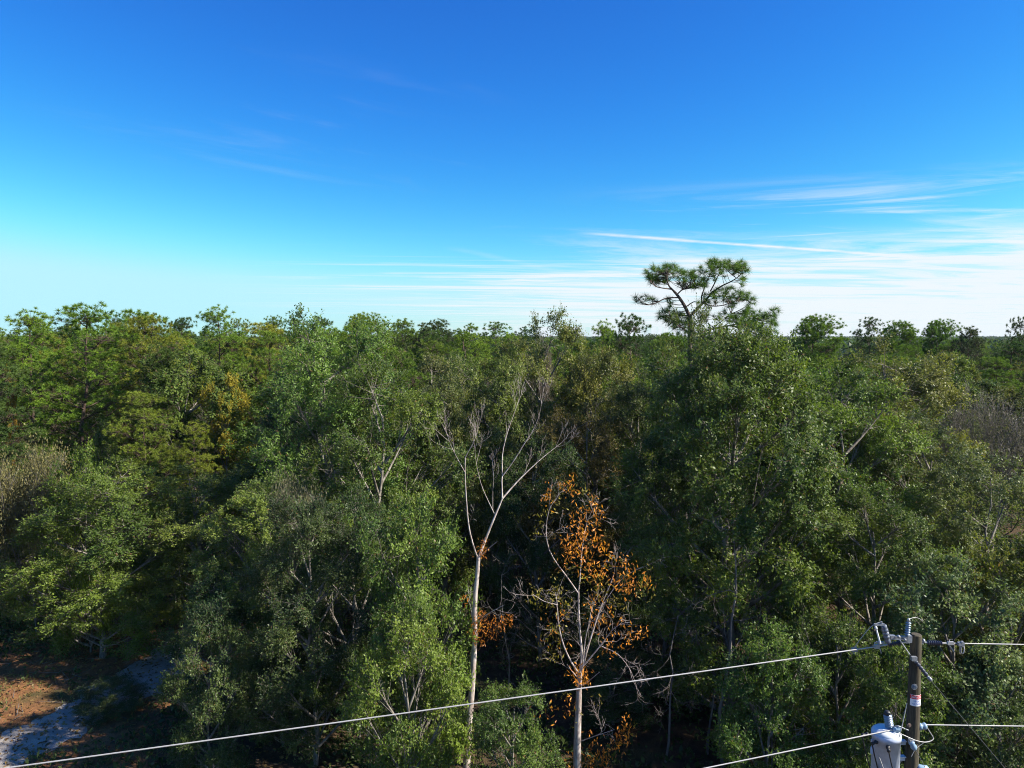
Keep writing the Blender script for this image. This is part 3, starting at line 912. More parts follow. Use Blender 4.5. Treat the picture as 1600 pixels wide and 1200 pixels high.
for x, y, step in cells:
    px = proj((x, y, 13))[0]
    if not -60 < px < 1660:
        continue
    if any((x - a) ** 2 + (y - b) ** 2 < (0.36 * step + 0.62 * r) ** 2 for a, b, r in PLACED[:len(HEROES)]):
        continue
    if y < 75 and -18.8 < x + 0.08 * (y - 40) < -14.0 and y < 50:
        continue
    if 50 < px < 240 and y < 51:
        continue
    lim = CAM_H + y * (HORIZON - np.interp(px, SKX, SKY_)) / F_PX
    if px > 1200 and y < 150:
        lim = min(lim, CAM_H - y * 28.0 / F_PX)
    lim -= abs(rf.gauss(0, 1)) * y * 9.0 / F_PX
    left = px < 460
    u = rf.random()
    pp = 0.72 if left else (0.42 if px < 900 else 0.25)
    if y > 90:
        pp = max(pp, 0.55)
    if u < pp:
        kind = 'pine' if y < 75 else 'pinefar'
        H = min(rf.uniform(13.5, 17.5), lim)
        rad = rf.uniform(2.2, 3.2)
        colr = rf.choice([PINEC, PINEC, PINED, PINEY if left else PINED])
        word = 'pine'
    elif u < pp + 0.05:
        kind, H, rad, colr, word = 'bare', min(rf.uniform(10, 13), lim), rf.uniform(2.4, 3.4), MOSS, 'leafless tree'
    else:
        kind = 'mid' if y < 80 else 'far'
        H = min(rf.uniform(10.2, 13.8), lim)
        rad = rf.uniform(2.9, 4.3)
        colr = rf.choice([DARK, GREEN, OLIVE, GREYG, GREEN])
        word = 'oak'
    tp = proj((x, y, H))
    ax, ay, an = min(ANCH, key=lambda a: (a[0] - tp[0]) ** 2 + (2 * (a[1] - tp[1])) ** 2)
    dxp, dyp = tp[0] - ax, tp[1] - ay
    if abs(dxp) < 26:
        rel = 'behind' if dyp < 40 else 'below'
    else:
        rel = ('just ' if abs(dxp) < 80 else 'well ') + ('left of' if dxp < 0 else 'right of')
    dist = 'in the near canopy' if y < 55 else ('in the middle canopy' if y < 90 else ('in the far canopy' if y < 145 else 'in the farthest canopy'))
    lab = f'{TONES[colr]} {word} {dist} {rel} {an}'
    if FILL in HIDDEN:
        PLACED.append((x, y, rad))
    else:
        FILLED.append(FILL)
        plant(kind, x, y, H, rad, colr, lab, {'pine': 'pines of the wood', 'oak': 'oaks of the wood', 'leafless tree': 'leafless trees of the wood'}[word])
    FILL += 1

byl = {}
for t in TREES[len(HEROES) + 4:]:
    byl.setdefault(t['label'], []).append(t)
for lab, ts in byl.items():
    ts.sort(key=lambda t: proj(t.location)[0])
    if len(ts) == 2:
        wd = ('left', 'right')
    elif len(ts) == 3:
        wd = ('leftmost', 'middle', 'rightmost')
    elif len(ts) == 4:
        wd = ('leftmost', 'second', 'third', 'rightmost')
    else:
        continue
    for t, k in zip(ts, wd):
        t['label'] = f'{k} {lab}'

# ------------------------------------------------------------------ distant woods: one mass out to the horizon
rng = np.random.default_rng(11)
P = []
for d0, d1, sp in ((232, 520, 9.0), (520, 1200, 17.0), (1200, 3100, 36.0)):
    n = int(1.4 * (d1 ** 2 - d0 ** 2) * 0.5 / sp ** 2)
    rr = np.sqrt(rng.uniform(d0 ** 2, d1 ** 2, n))
    aa = rng.uniform(-0.72, 0.72, n)
    P.append(np.c_[rr * np.sin(aa), rr * np.cos(aa), np.full(n, sp)])
P = np.concatenate(P)
P = P[P[:, 1] > 228]
N = len(P)
K = 16
cr = np.clip(P[:, 2] * 0.55, 3.5, 17)
hh = rng.uniform(10.5, 14.2, N)
ph = rng.uniform(0, 6.28, (N, K))
uu = rng.uniform(0.2, 1, (N, K)) ** 0.5
zz = rng.uniform(0, 1, (N, K)) ** 0.6
rad = cr[:, None] * uu * np.sqrt(np.maximum(0.05, 1 - (zz * 0.97) ** 3))
cen = np.stack([P[:, 0:1] + np.cos(ph) * rad, P[:, 1:2] + np.sin(ph) * rad, hh[:, None] * (0.45 + 0.52 * zz)], 2).reshape(-1, 3)
G = Geo()
sz = np.repeat(cr, K) * 0.6
a = unit(rng.normal(size=cen.shape) * np.array([1, 1, 0.35]))
b = unit(np.cross(a, rng.normal(size=cen.shape)))
szv = sz[:, None] * rng.uniform(0.5, 1.0, (len(cen), 1))
ba = np.minimum(szv, 2.0)
q = np.stack([cen - a * szv * 0.6, cen + b * ba * 0.5, cen + a * szv * 0.6, cen - b * ba * 0.5], 1)
G.polys(q, np.clip(np.repeat(rng.uniform(0.15, 0.8, N), K) + rng.normal(0, 0.1, len(cen)), 0, 0.95))
o = part('distant_forest', G, M_LEAF)
o.color = (0.045, 0.075, 0.03, 1)
o['kind'] = 'stuff'
o['label'] = 'far-off wood running as one dark mass to the horizon'

# undergrowth on the forest floor
N = 26000
ux, uy = rng.uniform(-42, 42, N), rng.uniform(19, 62, N)
keep = (np.abs(ux) < uy * 0.8 + 2)
rx = np.interp(uy, rc[:, 1], rc[:, 0])
keep &= (np.abs(ux - rx) > 2.1)
keep &= ~((ux > -30) & (ux < rx - 1.0) & (uy < 33.5) & (rng.uniform(size=N) < 0.93))
clump = np.sin(ux * 0.9 + 1.3 * np.sin(uy * 0.5)) + np.sin(uy * 0.8 + ux * 0.3) + rng.normal(0, 0.7, N)
keep &= clump > -0.3
ux, uy = ux[keep], uy[keep]
N = len(ux)
hgt = rng.uniform(0.25, 1.5, N) * rng.uniform(0.4, 1, N)
K = 7
cc = np.repeat(np.c_[ux, uy, np.zeros(N)], K, 0)
hd = np.repeat(hgt, K)
dr = unit(rng.normal(size=(N * K, 3)) * np.array([1, 1, 0.4]) + np.array([0, 0, 0.7]))
pos = cc + dr * (hd * rng.uniform(0.4, 1.0, N * K))[:, None]
G = Geo()
leaves_at(G, pos, dr + rng.normal(0, 0.5, dr.shape), 0.24, 0.11, rng, np.clip(np.repeat(rng.uniform(0.1, 0.9, N), K), 0, 1.0))
o = part('undergrowth', G, M_LEAF)
o.color = (0.05, 0.075, 0.026, 1)
o['kind'] = 'stuff'
o['label'] = 'shaded ferns and seedlings covering the forest floor'

# fallen leaves and dry grass on the clearing
N = 16000
ux, uy = rng.uniform(-34, -8, N), rng.uniform(19, 44, N)
G = Geo()
pos = np.c_[ux, uy, rng.uniform(0.01, 0.05, N)]
leaves_at(G, pos, rng.normal(size=(N, 3)) * np.array([1, 1, 0.25]), 0.16, 0.09, rng, rng.uniform(0, 1, N))
o = part('fallen_leaves', G, M_DRYLEAF)
o.color = (0.24, 0.12, 0.055, 1)
o['kind'] = 'stuff'
o['label'] = 'brown fallen leaves and needles scattered over the clearing'

# fallen sticks and dry grass blades
G = Geo()
n = 260
a_ = np.c_[rng.uniform(-34, -10, n), rng.uniform(20, 42, n), rng.uniform(0.02, 0.06, n)]
th = rng.uniform(0, 6.28, n)
ln = rng.uniform(0.25, 1.5, n)
G.prisms(a_, a_ + np.c_[np.cos(th) * ln, np.sin(th) * ln, rng.uniform(0, 0.12, n)], rng.uniform(0.008, 0.02, n), 0.006, 4)
o = part('fallen_sticks', G, M_GREYTWIG)
o['kind'] = 'stuff'
o['label'] = 'grey fallen sticks strewn over the clearing'
n = 5200
a_ = np.c_[rng.uniform(-34, -10, n), rng.uniform(20, 44, n), np.zeros(n)]
a_ = a_[(np.abs(a_[:, 0] - np.interp(a_[:, 1], rc[:, 1], rc[:, 0])) > 1.1) & (np.sin(a_[:, 0] * 1.7) + np.sin(a_[:, 1] * 1.3) > 0.2)]
a_ = np.repeat(a_, 5, 0) + rng.normal(0, 0.05, (len(a_) * 5, 3)) * np.array([1, 1, 0])
dr = unit(rng.normal(0, 0.5, a_.shape) + np.array([0, 0, 1]))
G = Geo()
leaves_at(G, a_ + dr * 0.09, dr, 0.24, 0.02, rng, rng.uniform(0, 1, len(a_)))
o = part('grass', G, M_DRYLEAF)
o.color = (0.16, 0.15, 0.055, 1)
o['kind'] = 'stuff'
o['label'] = 'thin dry grass growing in tufts on the clearing'

# bare undergrowth twigs and thin stems in the shaded hollow
rt = random.Random(4)
STEMS = [(795, 1180, 26.0, 905, 0.02), (1130, 1190, 24.5, 830, 0.05), (1105, 1195, 25.5, 980, 0.03), (560, 1190, 26.0, 940, 0.035),
         (470, 1180, 27.0, 1010, 0.03), (1040, 1190, 25.0, 960, 0.03)]


def stem_tree(px, py, d, top, r, lab, k):
    rg = np.random.default_rng(900 + k)
    p = W(px, py, d)
    H = W(px, top, d)[2]
    G = Geo()
    n = 9
    pts = np.c_[np.cumsum(rg.normal(0, 0.12, n)), np.cumsum(rg.normal(0, 0.12, n)), np.linspace(0, H, n)]
    pts[:, :2] -= pts[0, :2]
    G.tube(pts, np.linspace(r * 1.6, r * 0.4, n), 6, 0.5, False)
    out = []
    for i in range(3, n):
        for _ in range(2):
            dd = unit(rg.normal(size=3) + np.array([0, 0, 0.5]))
            grow(rg, pts[i], dd, H * 0.12, r * 0.4, 2, out, 0.1, (1, 3), 0.65, 0.22, 0.004)
    A = [np.array([o[i] for o in out]) for i in range(4)]
    G.prisms(A[0], A[1], A[2], A[3], 3)
    t = thing('thin_bare_tree', lab, 'tree', (p[0], d, 0))
    part('trunk', G, M_GREYTWIG, t)


for k, (a_, lab) in enumerate(zip(STEMS, (
        'thin crooked bare stem between the dead tree and the orange-leaved tree', 'slender dark bare trunk in front of the tallest front oak',
        'short thin bare stem low in the shade right of the orange-leaved tree', 'thin grey stem left of the bright green small oak',
        'thin grey stem in the darkest hollow above the wire', 'twiggy leafless stem close to the right of the orange-leaved tree'))):
    stem_tree(*a_, lab, k)

# ------------------------------------------------------------------ forked dead tree (centre)
D0 = 24.0


def limb(pts, d0, d1, ox):
    """image path -> points relative to base ox, depth sliding from d0 to d1"""
    n = len(pts)
    return np.array([W(p[0], p[1], d0 + (d1 - d0) * i / max(1, n - 1)) for i, p in enumerate(pts)]) - ox


def smooth_path(p, n):
    p = np.asarray(p)
    t = np.concatenate([[0], np.cumsum(np.linalg.norm(np.diff(p, axis=0), axis=1))])
    tt = np.linspace(0, t[-1], n)
    q = np.stack([np.interp(tt, t, p[:, k]) for k in range(3)], 1)
    k = np.array([1, 2, 1]) / 4
    for _ in range(2):
        q[1:-1] = np.stack([np.convolve(q[:, c], k, 'valid') for c in range(3)], 1)
    return q


def path_tube(G, p, r0, r1, n=14, sides=8):
    q = smooth_path(p, n)
    G.tube(q, np.linspace(r0, r1, n), sides, 0.5, False)
    return q


base = W(728, 1200, D0)
base[2] = 0
rgd = np.random.default_rng(21)
t = thing('dead_tree', 'tall pale dead tree with a forked trunk and bare branches', 'tree', base)
G = Geo()
tr = np.concatenate([[[0, 0, 0]], limb([(731, 1150), (737.5, 1075), (742, 1000), (741.5, 937), (746, 900), (747.5, 872)], D0, D0, base)])
path_tube(G, tr, 0.135, 0.066, 24, 10)
part('trunk', G, M_PALE, t)
LIMBS = [
    ([(747.5, 874), (751, 862), (767, 822), (785, 779)], 24, 24.3, 0.075, 0.05, 0),
    ([(785, 779), (810, 750), (845, 717), (877, 692)], 24.3, 25.0, 0.045, 0.012, 4),
    ([(785, 779), (784, 750), (785, 744)], 24.3, 24.5, 0.04, 0.034, 0),
    ([(785, 744), (784, 710), (792, 677), (802, 650), (810, 627)], 24.5, 25.2, 0.030, 0.010, 4),
    ([(785, 744), (802, 722), (820, 692), (840, 662), (846, 632)], 24.5, 24.2, 0.030, 0.010, 4),
    ([(772, 802), (752, 760), (744, 725), (741, 695)], 24.2, 23.6, 0.022, 0.007, 3),
    ([(770, 798), (770, 770), (771, 745)], 24.2, 24.6, 0.014, 0.006, 2),
    ([(747, 874), (740, 855), (732, 827), (729, 787), (726, 735), (727, 715)], 24.0, 23.6, 0.042, 0.028, 1),
    ([(727, 715), (733, 703), (740, 692), (747, 670)], 23.6, 23.3, 0.024, 0.009, 4),
    ([(726, 737), (712, 712), (702, 690), (697, 672)], 23.6, 23.9, 0.018, 0.007, 4),
    ([(750, 870), (762, 858), (777, 846)], 24.0, 23.6, 0.032, 0.022, 0),
    ([(744, 975), (760, 960), (788, 945)], 24.0, 23.5, 0.030, 0.012, 1),
    ([(734, 1150), (716, 1135), (702, 1125)], 24.0, 23.6, 0.02, 0.006, 2),
    ([(731, 1165), (712, 1170), (690, 1185)], 24.0, 23.5, 0.03, 0.008, 3),
    ([(742, 985), (735, 950), (731, 915)], 24.0, 23.9, 0.018, 0.010, 1),
]
for pts, d0, d1, r0, r1, nt_ in LIMBS:
    G = Geo()
    q = path_tube(G, limb(pts, d0, d1, base), r0 * 0.7, r1 * 0.5, 12, 7)
    out = []
    for k in range(nt_):
        i = int(rgd.integers(4, 12))
        dd = unit(unit(q[min(i + 1, 11)] - q[i - 1]) + rgd.normal(0, 0.45, 3) + np.array([0, 0, 0.35]))
        grow(rgd, q[i], dd, 0.60, 0.006, 2, out, 0.30, (1, 2), 0.62, 0.10, 0.0022)
    if nt_ > 1:
        grow(rgd, q[-1], unit(q[-1] - q[-2]), 0.42, min(r1, 0.006), 2, out, 0.3, (1, 3), 0.62, 0.10, 0.0022)
    if out:
        A = [np.array([o[i] for o in out]) for i in range(4)]
        G.prisms(A[0], A[1], A[2], A[3], 4)
    part('branch', G, M_PALE, t)


def leaf_cluster(G, p, n, spread, L, Wd, rng, hang=0.6, tint=(0.2, 0.9)):
    pos = p + rng.normal(0, 1, (n, 3)) * np.asarray(spread)
    ax = rng.normal(0, 0.6, (n, 3)) + np.array([0, 0, -hang])
    leaves_at(G, pos, ax, L, Wd, rng, rng.uniform(tint[0], tint[1], n))


G = Geo()
for (x, y, n, s) in ((748, 975, 70, .13), (745, 992, 50, .12), (752, 960, 40, .10), (751, 1004, 35, .08), (765, 990, 45, .12), (778, 986, 40, .12), (785, 972, 40, .10),
                     (798, 968, 30, .08), (772, 972, 30, .1), (725, 938, 22, .08), (753, 862, 50, .10), (756, 850, 30, .08), (738, 985, 30, .08)):
    leaf_cluster(G, W(x, y, 23.8) - base, n, (s, s, s * 1.3), 0.11, 0.035, rgd)
o = part('dead_leaves', G, M_DRYLEAF, t)
o.color = (0.48, 0.145, 0.022, 1)
o['label'] = 'clumps of dry orange leaves on the trunk'
G = Geo()
for (x, y, n, s) in ((735, 1160, 60, .2), (745, 1150, 45, .2), (748, 1180, 50, .2)):
    leaf_cluster(G, W(x, y, 23.8) - base, n, (s, s, s), 0.13, 0.03, rgd, 0.1)
o = part('vine', G, M_DRYLEAF, t)
o.color = (0.16, 0.12, 0.035, 1)

# ------------------------------------------------------------------ tree with orange leaves
D1 = 24.0
base = W(902, 1190, D1)
base[2] = 0
rgo = np.random.default_rng(31)
t = thing('orange_tree', 'slender grey tree with hanging orange and rust autumn leaves', 'tree', base)
G = Geo()
path_tube(G, np.concatenate([[[0, 0, 0]], limb([(902, 1160), (905, 1070), (906, 1050)], D1, D1, base)]), 0.15, 0.085, 20, 9)
part('trunk', G, M_PALE, t)
OL = [
    ([(906, 1055), (895, 1040), (880, 1010), (872, 975), (871, 942), (868, 925)], 24, 23.4, 0.035, 0.010, 4),
    ([(906, 1052), (910, 1025), (906, 987), (904, 950), (904, 925)], 24, 24.2, 0.045, 0.026, 3),
    ([(903, 926), (880, 892), (860, 870), (852, 845), (854, 805), (857, 787), (875, 772)], 24.2, 23.6, 0.026, 0.009, 4),
    ([(904, 926), (907, 897), (908, 870), (912, 840), (918, 812)], 24.2, 24.5, 0.022, 0.007, 5),
    ([(908, 1050), (918, 1012), (930, 975), (942, 937), (950, 925), (960, 895)], 24, 24.4, 0.040, 0.010, 5),
    ([(909, 1050), (914, 1000), (922, 965)], 24, 23.5, 0.030, 0.012, 2),
    ([(912, 1040), (940, 1007), (955, 985), (970, 972), (988, 972)], 24, 23.6, 0.026, 0.007, 5),
    ([(903, 1060), (893, 1048), (886, 1038)], 24, 23.6, 0.022, 0.012, 1),
    ([(936, 955), (955, 925), (975, 900), (1005, 885)], 24.3, 24.8, 0.014, 0.006, 3),
    ([(871, 945), (850, 940), (832, 928)], 23.4, 23.0, 0.012, 0.006, 2),
    ([(940, 1010), (965, 1020), (985, 1045), (992, 1065)], 23.8, 23.4, 0.012, 0.005, 4),
    ([(905, 1075), (925, 1060), (937, 1050)], 24, 23.6, 0.018, 0.010, 0),
    ([(903, 1160), (930, 1150), (960, 1140)], 24, 23.4, 0.016, 0.007, 3),
]
for pts, d0, d1, r0, r1, nt_ in OL:
    G = Geo()
    q = path_tube(G, limb(pts, d0, d1, base), r0, r1, 12, 7)
    out = []
    for k in range(nt_):
        i = int(rgo.integers(3, 12))
        dd = unit(unit(q[min(i + 1, 11)] - q[i - 1]) * 0.6 + rgo.normal(0, 0.6, 3))
        grow(rgo, q[i], dd, 0.6, 0.006, 2, out, 0.05, (1, 3), 0.7, 0.2, 0.0025)
    if out:
        A = [np.array([o[i] for o in out]) for i in range(4)]
        G.prisms(A[0], A[1], A[2], A[3], 4)
    part('branch', G, M_PALE, t)
OC = [(900, 835, 16), (908, 842, 14), (915, 838, 16), (930, 835, 18), (936, 850, 20), (905, 855, 16), (920, 870, 14), (900, 862, 18), (915, 880, 18), (930, 800, 10),
      (937, 808, 14), (854, 768, 10), (854, 784, 8), (928, 785, 12), (880, 760, 12), (892, 753, 14), (895, 770, 8), (975, 878, 16), (985, 890, 16), (965, 905, 14), (975, 915, 20), (985, 922, 18),
      (1008, 905, 10), (1016, 912, 8), (945, 895, 12), (935, 895, 14), (925, 893, 10), (905, 820, 10), (885, 845, 12), (890, 865, 14), (880, 880, 10),
      (908, 800, 10), (895, 812, 10), (946, 862, 8), (952, 870, 6), (924, 938, 12), (928, 945, 8), (878, 960, 10), (930, 968, 16), (945, 965, 8), (950, 1008, 14), (955, 1015, 8), (980, 998, 12), (985, 992, 10), (1007, 990, 8),
      (880, 1000, 8), (965, 975, 8), (992, 985, 6), (906, 1062, 30), (902, 1050, 22), (915, 1058, 14), (975, 1140, 14), (968, 1150, 16), (960, 1168, 18),
      (948, 1180, 18), (930, 1178, 20), (945, 1190, 18), (905, 1180, 26), (898, 1190, 20), (880, 1192, 16), (920, 1190, 16), (926, 1155, 10),
      (893, 1100, 8), (862, 1112, 8), (885, 1108, 8), (835, 1115, 6), (858, 975, 6), (848, 1000, 5), (982, 1130, 10), (975, 1160, 10)]
G = Geo()
for (x, y, n) in OC:
    leaf_cluster(G, W(x, y, 24.0 + rgo.uniform(-0.5, 0.5)) - base, int(n * 1.75), (0.15, 0.19, 0.18), 0.15, 0.050, rgo)
o = part('orange_leaves', G, M_DRYLEAF, t)
o.color = (0.62, 0.20, 0.030, 1)
GC = [(835, 930, 16), (845, 925, 16), (870, 930, 18), (865, 940, 14), (878, 950, 14), (885, 940, 14), (830, 938, 10), (850, 945, 10), (872, 985, 10), (860, 990, 8), (925, 915, 10), (940, 930, 12), (955, 940, 14),
      (965, 945, 12), (950, 915, 12), (935, 905, 10), (910, 905, 10), (895, 893, 10), (1000, 920, 12), (1010, 925, 10), (1020, 895, 6), (870, 915, 12), (845, 810, 10), (838, 832, 8), (960, 880, 8), (865, 800, 6),
      (880, 1085, 8), (860, 1000, 8), (900, 1115, 6), (850, 1030, 8), (855, 1015, 8), (868, 1020, 8), (988, 1142, 8), (935, 1090, 8), (870, 780, 8), (900, 765, 8), (915, 770, 8)]
G = Geo()
for (x, y, n) in GC:
    leaf_cluster(G, W(x, y, 24.0 + rgo.uniform(-0.5, 0.5)) - base, int(n * 1.7), (0.15, 0.18, 0.16), 0.14, 0.048, rgo)
o = part('yellow_green_leaves', G, M_DRYLEAF, t)
o.color = (0.26, 0.175, 0.030, 1)

# ------------------------------------------------------------------ flat-topped umbrella pine on the skyline
D2 = 36.0
base = W(1077, 520, D2)
base[2] = 0
rgp = np.random.default_rng(41)
t = thing('umbrella_pine', 'tall flat-topped pine with a forked trunk standing above the skyline', 'tree', base)
G = Geo()
path_tube(G, np.concatenate([[[0, 0, 0]], limb([(1080, 700), (1078, 560), (1077.6, 494)], D2, D2, base)]), 0.19, 0.10, 20, 9)
part('trunk', G, M_PBARK, t)
PL = [
    ([(1077.6, 496), (1073.5, 486), (1068.6, 476), (1060, 463), (1053, 455)], 36, 35.8, 0.095, 0.06),
    ([(1053, 455), (1045, 447), (1042, 437), (1040, 428)], 35.8, 35.5, 0.05, 0.02),
    ([(1050, 452), (1034, 450), (1024, 448), (1016, 440)], 35.8, 35.2, 0.035, 0.015),
    ([(1058, 460), (1066, 452), (1080, 449), (1092, 446)], 35.8, 36.4, 0.035, 0.015),
    ([(1060, 465), (1048, 465), (1037, 466), (1027, 473), (1014, 478), (1004, 472), (996, 465)], 35.8, 35.0, 0.035, 0.012),
    ([(1077.6, 495), (1087, 484), (1097, 475), (1108, 463), (1114, 455)], 36, 36.5, 0.075, 0.045),
    ([(1097, 475), (1095, 465), (1100, 452), (1104, 440), (1112, 425)], 36.2, 36.8, 0.04, 0.018),
    ([(1110, 460), (1126, 447), (1143, 440), (1159, 429), (1163, 418)], 36.4, 36.0, 0.045, 0.015),
    ([(1110, 455), (1118, 440), (1122, 430), (1132, 418)], 36.5, 37.2, 0.035, 0.015),
    ([(1098, 474), (1115, 479), (1131, 477), (1150, 470)], 36.2, 35.4, 0.035, 0.012),
    ([(1071, 480), (1084, 471), (1094, 473)], 36, 36.5, 0.03, 0.02),
    ([(1108, 463), (1130, 462), (1150, 466), (1168, 470)], 36.4, 36.9, 0.03, 0.012),
    ([(1078, 520), (1062, 510), (1050, 500), (1044, 486)], 36, 35.3, 0.04, 0.012),
    ([(1078, 515), (1095, 500), (1105, 492)], 36, 35.5, 0.03, 0.012),
    ([(1078, 525), (1120, 512), (1160, 505), (1190, 495), (1205, 488)], 36, 37.5, 0.05, 0.014),
    ([(1110, 515), (1130, 500), (1142, 490)], 36.8, 36.5, 0.03, 0.012),
]
BR = []
for pts, d0, d1, r0, r1 in PL:
    G = Geo()
    q = path_tube(G, limb(pts, d0, d1, base), r0, r1, 14, 7)
    BR.append((G, q))
EL = [((1036, 428), (26, 13), 62, 1.0), ((1025, 437), (14, 8), 20, .6), ((1086, 436), (24, 15), 62, 1.0), ((1134, 420), (30, 11), 60, 1.0), ((1112, 413), (9, 6), 9, .5), ((1158, 420), (9, 10), 16, .6),
      ((1130, 460), (24, 12), 36, .8), ((1165, 465), (11, 8), 18, .6), ((1140, 475), (9, 6), 10, .5), ((1160, 440), (6, 10), 7, .5), ((1003, 469), (11, 6), 9, .3), ((1019, 471), (7, 4), 5, .3),
      ((1045, 478), (7, 9), 8, .5), ((1040, 492), (13, 8), 16, .6), ((1058, 500), (18, 12), 34, .8), ((1068, 512), (16, 10), 20, .8), ((1170, 500), (22, 13), 50, 1.0), ((1205, 496), (14, 13), 24, .8), ((1172, 482), (8, 8), 10, .5),
      ((1140, 496), (18, 9), 22, .7), ((1105, 474), (20, 9), 12, .6), ((1100, 495), (12, 8), 6, .5), ((1185, 515), (25, 10), 24, .8)]
allq = np.concatenate([q for _, q in BR])
who = np.concatenate([np.full(len(q), i) for i, (_, q) in enumerate(BR)])
cens, dirs = [], []
for (cx, cy), (ex, ey), n, ds in EL:
    for k in range(int(n * 1.08)):
        a_, r_ = rgp.uniform(0, 6.28), math.sqrt(rgp.uniform(0, 1)) * rgp.choice([1.0, 1.0, 1.25])
        c = W(cx + ex * r_ * math.cos(a_), cy + ey * r_ * math.sin(a_), 36.2 + rgp.normal(0, 0.55 * ds)) - base
        dist = np.linalg.norm((allq - c) * np.array([1, 1, 1.2]), axis=1) + np.maximum(0, allq[:, 2] - c[2] + 0.05) * 2
        i = int(np.argmin(dist))
        p = allq[i]
        mid = p * 0.5 + c * 0.5 + np.array([0, 0, -0.12 * np.linalg.norm(c - p)])
        pts = curve_pts(p, mid, c, 4)
        BR[who[i]][0].prisms(pts[:-1], pts[1:], [0.016, 0.012, 0.010], [0.012, 0.010, 0.007], 4)
        cens.append(c)
        dirs.append(unit(unit(c - p) * 0.7 + np.array([0, 0, 0.55]) + rgp.normal(0, 0.25, 3)))
for G, q in BR:
    part('branch', G, M_PBARK, t)
G = Geo()
needles(G, np.array(cens), np.array(dirs), rgp, 48, 0.34, 0.015, np.clip(rgp.normal(0.5, 0.2, len(cens)), 0.05, 0.95), 0.95)
o = part('crown', G, M_NEEDLE, t)
o.color = (0.085, 0.150, 0.034, 1)


# ------------------------------------------------------------------ utility pole and its hardware
DP = 10.5
MPP = DP / F_PX
M_POLE = None


def pole_mat():
    m, b, bs = new_mat('treated_pine_pole')
    t = b.n('ShaderNodeTexCoord')
    mp = b.n('ShaderNodeMapping')
    mp.inputs['Scale'].default_value = (1, 1, 0.06)
    b.put(mp.inputs[0], t.outputs['Object'])
    f = b.noise(mp.outputs[0], 45.0, 5.0, 0.7)
    f2 = b.noise(t.outputs['Object'], 3.0, 4.0, 0.6)
    c = b.mix(b.mr(f, 0.35, 0.68), (0.030, 0.022, 0.015, 1), (0.085, 0.070, 0.040, 1))
    c = b.mix(b.mr(f2, 0.5, 0.7, 0, 0.6), c, (0.055, 0.052, 0.028, 1))
    b.put(bs.inputs['Base Color'], c)
    bs.inputs['Roughness'].default_value = 0.9
    bm = b.n('ShaderNodeBump')
    bm.inputs['Strength'].default_value = 0.7
    bm.inputs['Distance'].default_value = 0.01
    b.put(bm.inputs['Height'], f)
    b.put(bs.inputs['Normal'], bm.outputs[0])
    return m


M_POLE = pole_mat()
M_GALV = simple('galvanised_steel', (0.25, 0.265, 0.29), 0.5, 0.35, 0.25, 30)
M_ALU = simple('aluminium_wire', (0.36, 0.35, 0.34), 0.55, 0.2, 0.12, 60)
M_POLY = simple('grey_polymer', (0.045, 0.05, 0.075), 0.45)
M_PORC = simple('grey_porcelain', (0.17, 0.22, 0.30), 0.22)
M_CUT = simple('grey_cutout_porcelain', (0.10, 0.115, 0.15), 0.3)
M_WHITE = simple('white_fibreglass', (0.72, 0.72, 0.72), 0.4)
M_TANK = simple('light_grey_paint', (0.47, 0.52, 0.64), 0.42, 0.0, 0.16, 7)
M_LID = simple('lid_paint', (0.62, 0.65, 0.68), 0.35, 0.0, 0.05, 9)
M_BLACK = simple('black_insulation', (0.02, 0.02, 0.022), 0.5)
M_BLUEG = simple('blue_grey_spool', (0.22, 0.32, 0.42), 0.2)
M_RED = simple('red_print', (0.62, 0.02, 0.035), 0.5)
M_SIGNW = simple('white_sign', (0.80, 0.80, 0.82), 0.45)
M_BLUE = simple('blue_print', (0.03, 0.10, 0.45), 0.5)
M_SHEET = simple('white_print', (0.80, 0.80, 0.82), 0.5)
M_GUY = simple('dark_steel_strand', (0.07, 0.07, 0.08), 0.5, 0.3)
M_RUST = simple('rusty_bolt', (0.22, 0.16, 0.13), 0.7, 0.4)

ptop = W(1431.5, 992, DP)
base = np.array([ptop[0], DP, 0.0])
pole = thing('utility_pole', 'wooden utility pole with power line hardware and a red and white sign', 'utility pole', base)


def L(px, py, dd=0.0):
    return W(px, py, DP + dd) - base


def prad(z):
    h = ptop[2] - z
    return 0.074 + 0.012 * min(h, 1.6) + 0.0055 * max(0, h - 1.6)


G = Geo()
zs = np.concatenate([np.linspace(0, ptop[2] - 2.2, 6), np.linspace(ptop[2] - 2.0, ptop[2], 9)])
pts = np.c_[0 * zs, 0 * zs, zs]
G.tube(pts, [prad(z) for z in zs], 24, 0.5, False)
rt_ = prad(ptop[2])
G.lathe([(0, rt_), (0.012, rt_ * 0.86), (0.016, 0.001)], (0, 0, ptop[2]), (0, 0, 1), 24, 0.5, False)
part('shaft', G, M_POLE, pole)
PF = -0.09   # front face of the pole, metres towards the camera


def ribbed(p0, p1, rcore, rshed, n, endr=None, m=14):
    """insulator profile: sheds along a rod"""
    p0, p1 = np.asarray(p0), np.asarray(p1)
    Ln = np.linalg.norm(p1 - p0)
    pr = [(0, 0.001), (0, rcore * 1.05)]
    for k in range(n):
        a = Ln * (k + 0.25) / n
        st = Ln / n
        pr += [(a, rcore), (a + st * 0.10, rshed), (a + st * 0.26, rshed * 0.96), (a + st * 0.50, rcore)]
    pr += [(Ln, rcore), (Ln, 0.001)]
    G = Geo()
    G.lathe(pr, p0, p1 - p0, m, 0.5, True)
    return G


def rod(pts, r, n=8, smooth=None):
    G = Geo()
    q = np.asarray(pts, float)
    if smooth:
        q = smooth_path(q, smooth)
    G.tube(q, r, n)
    return G


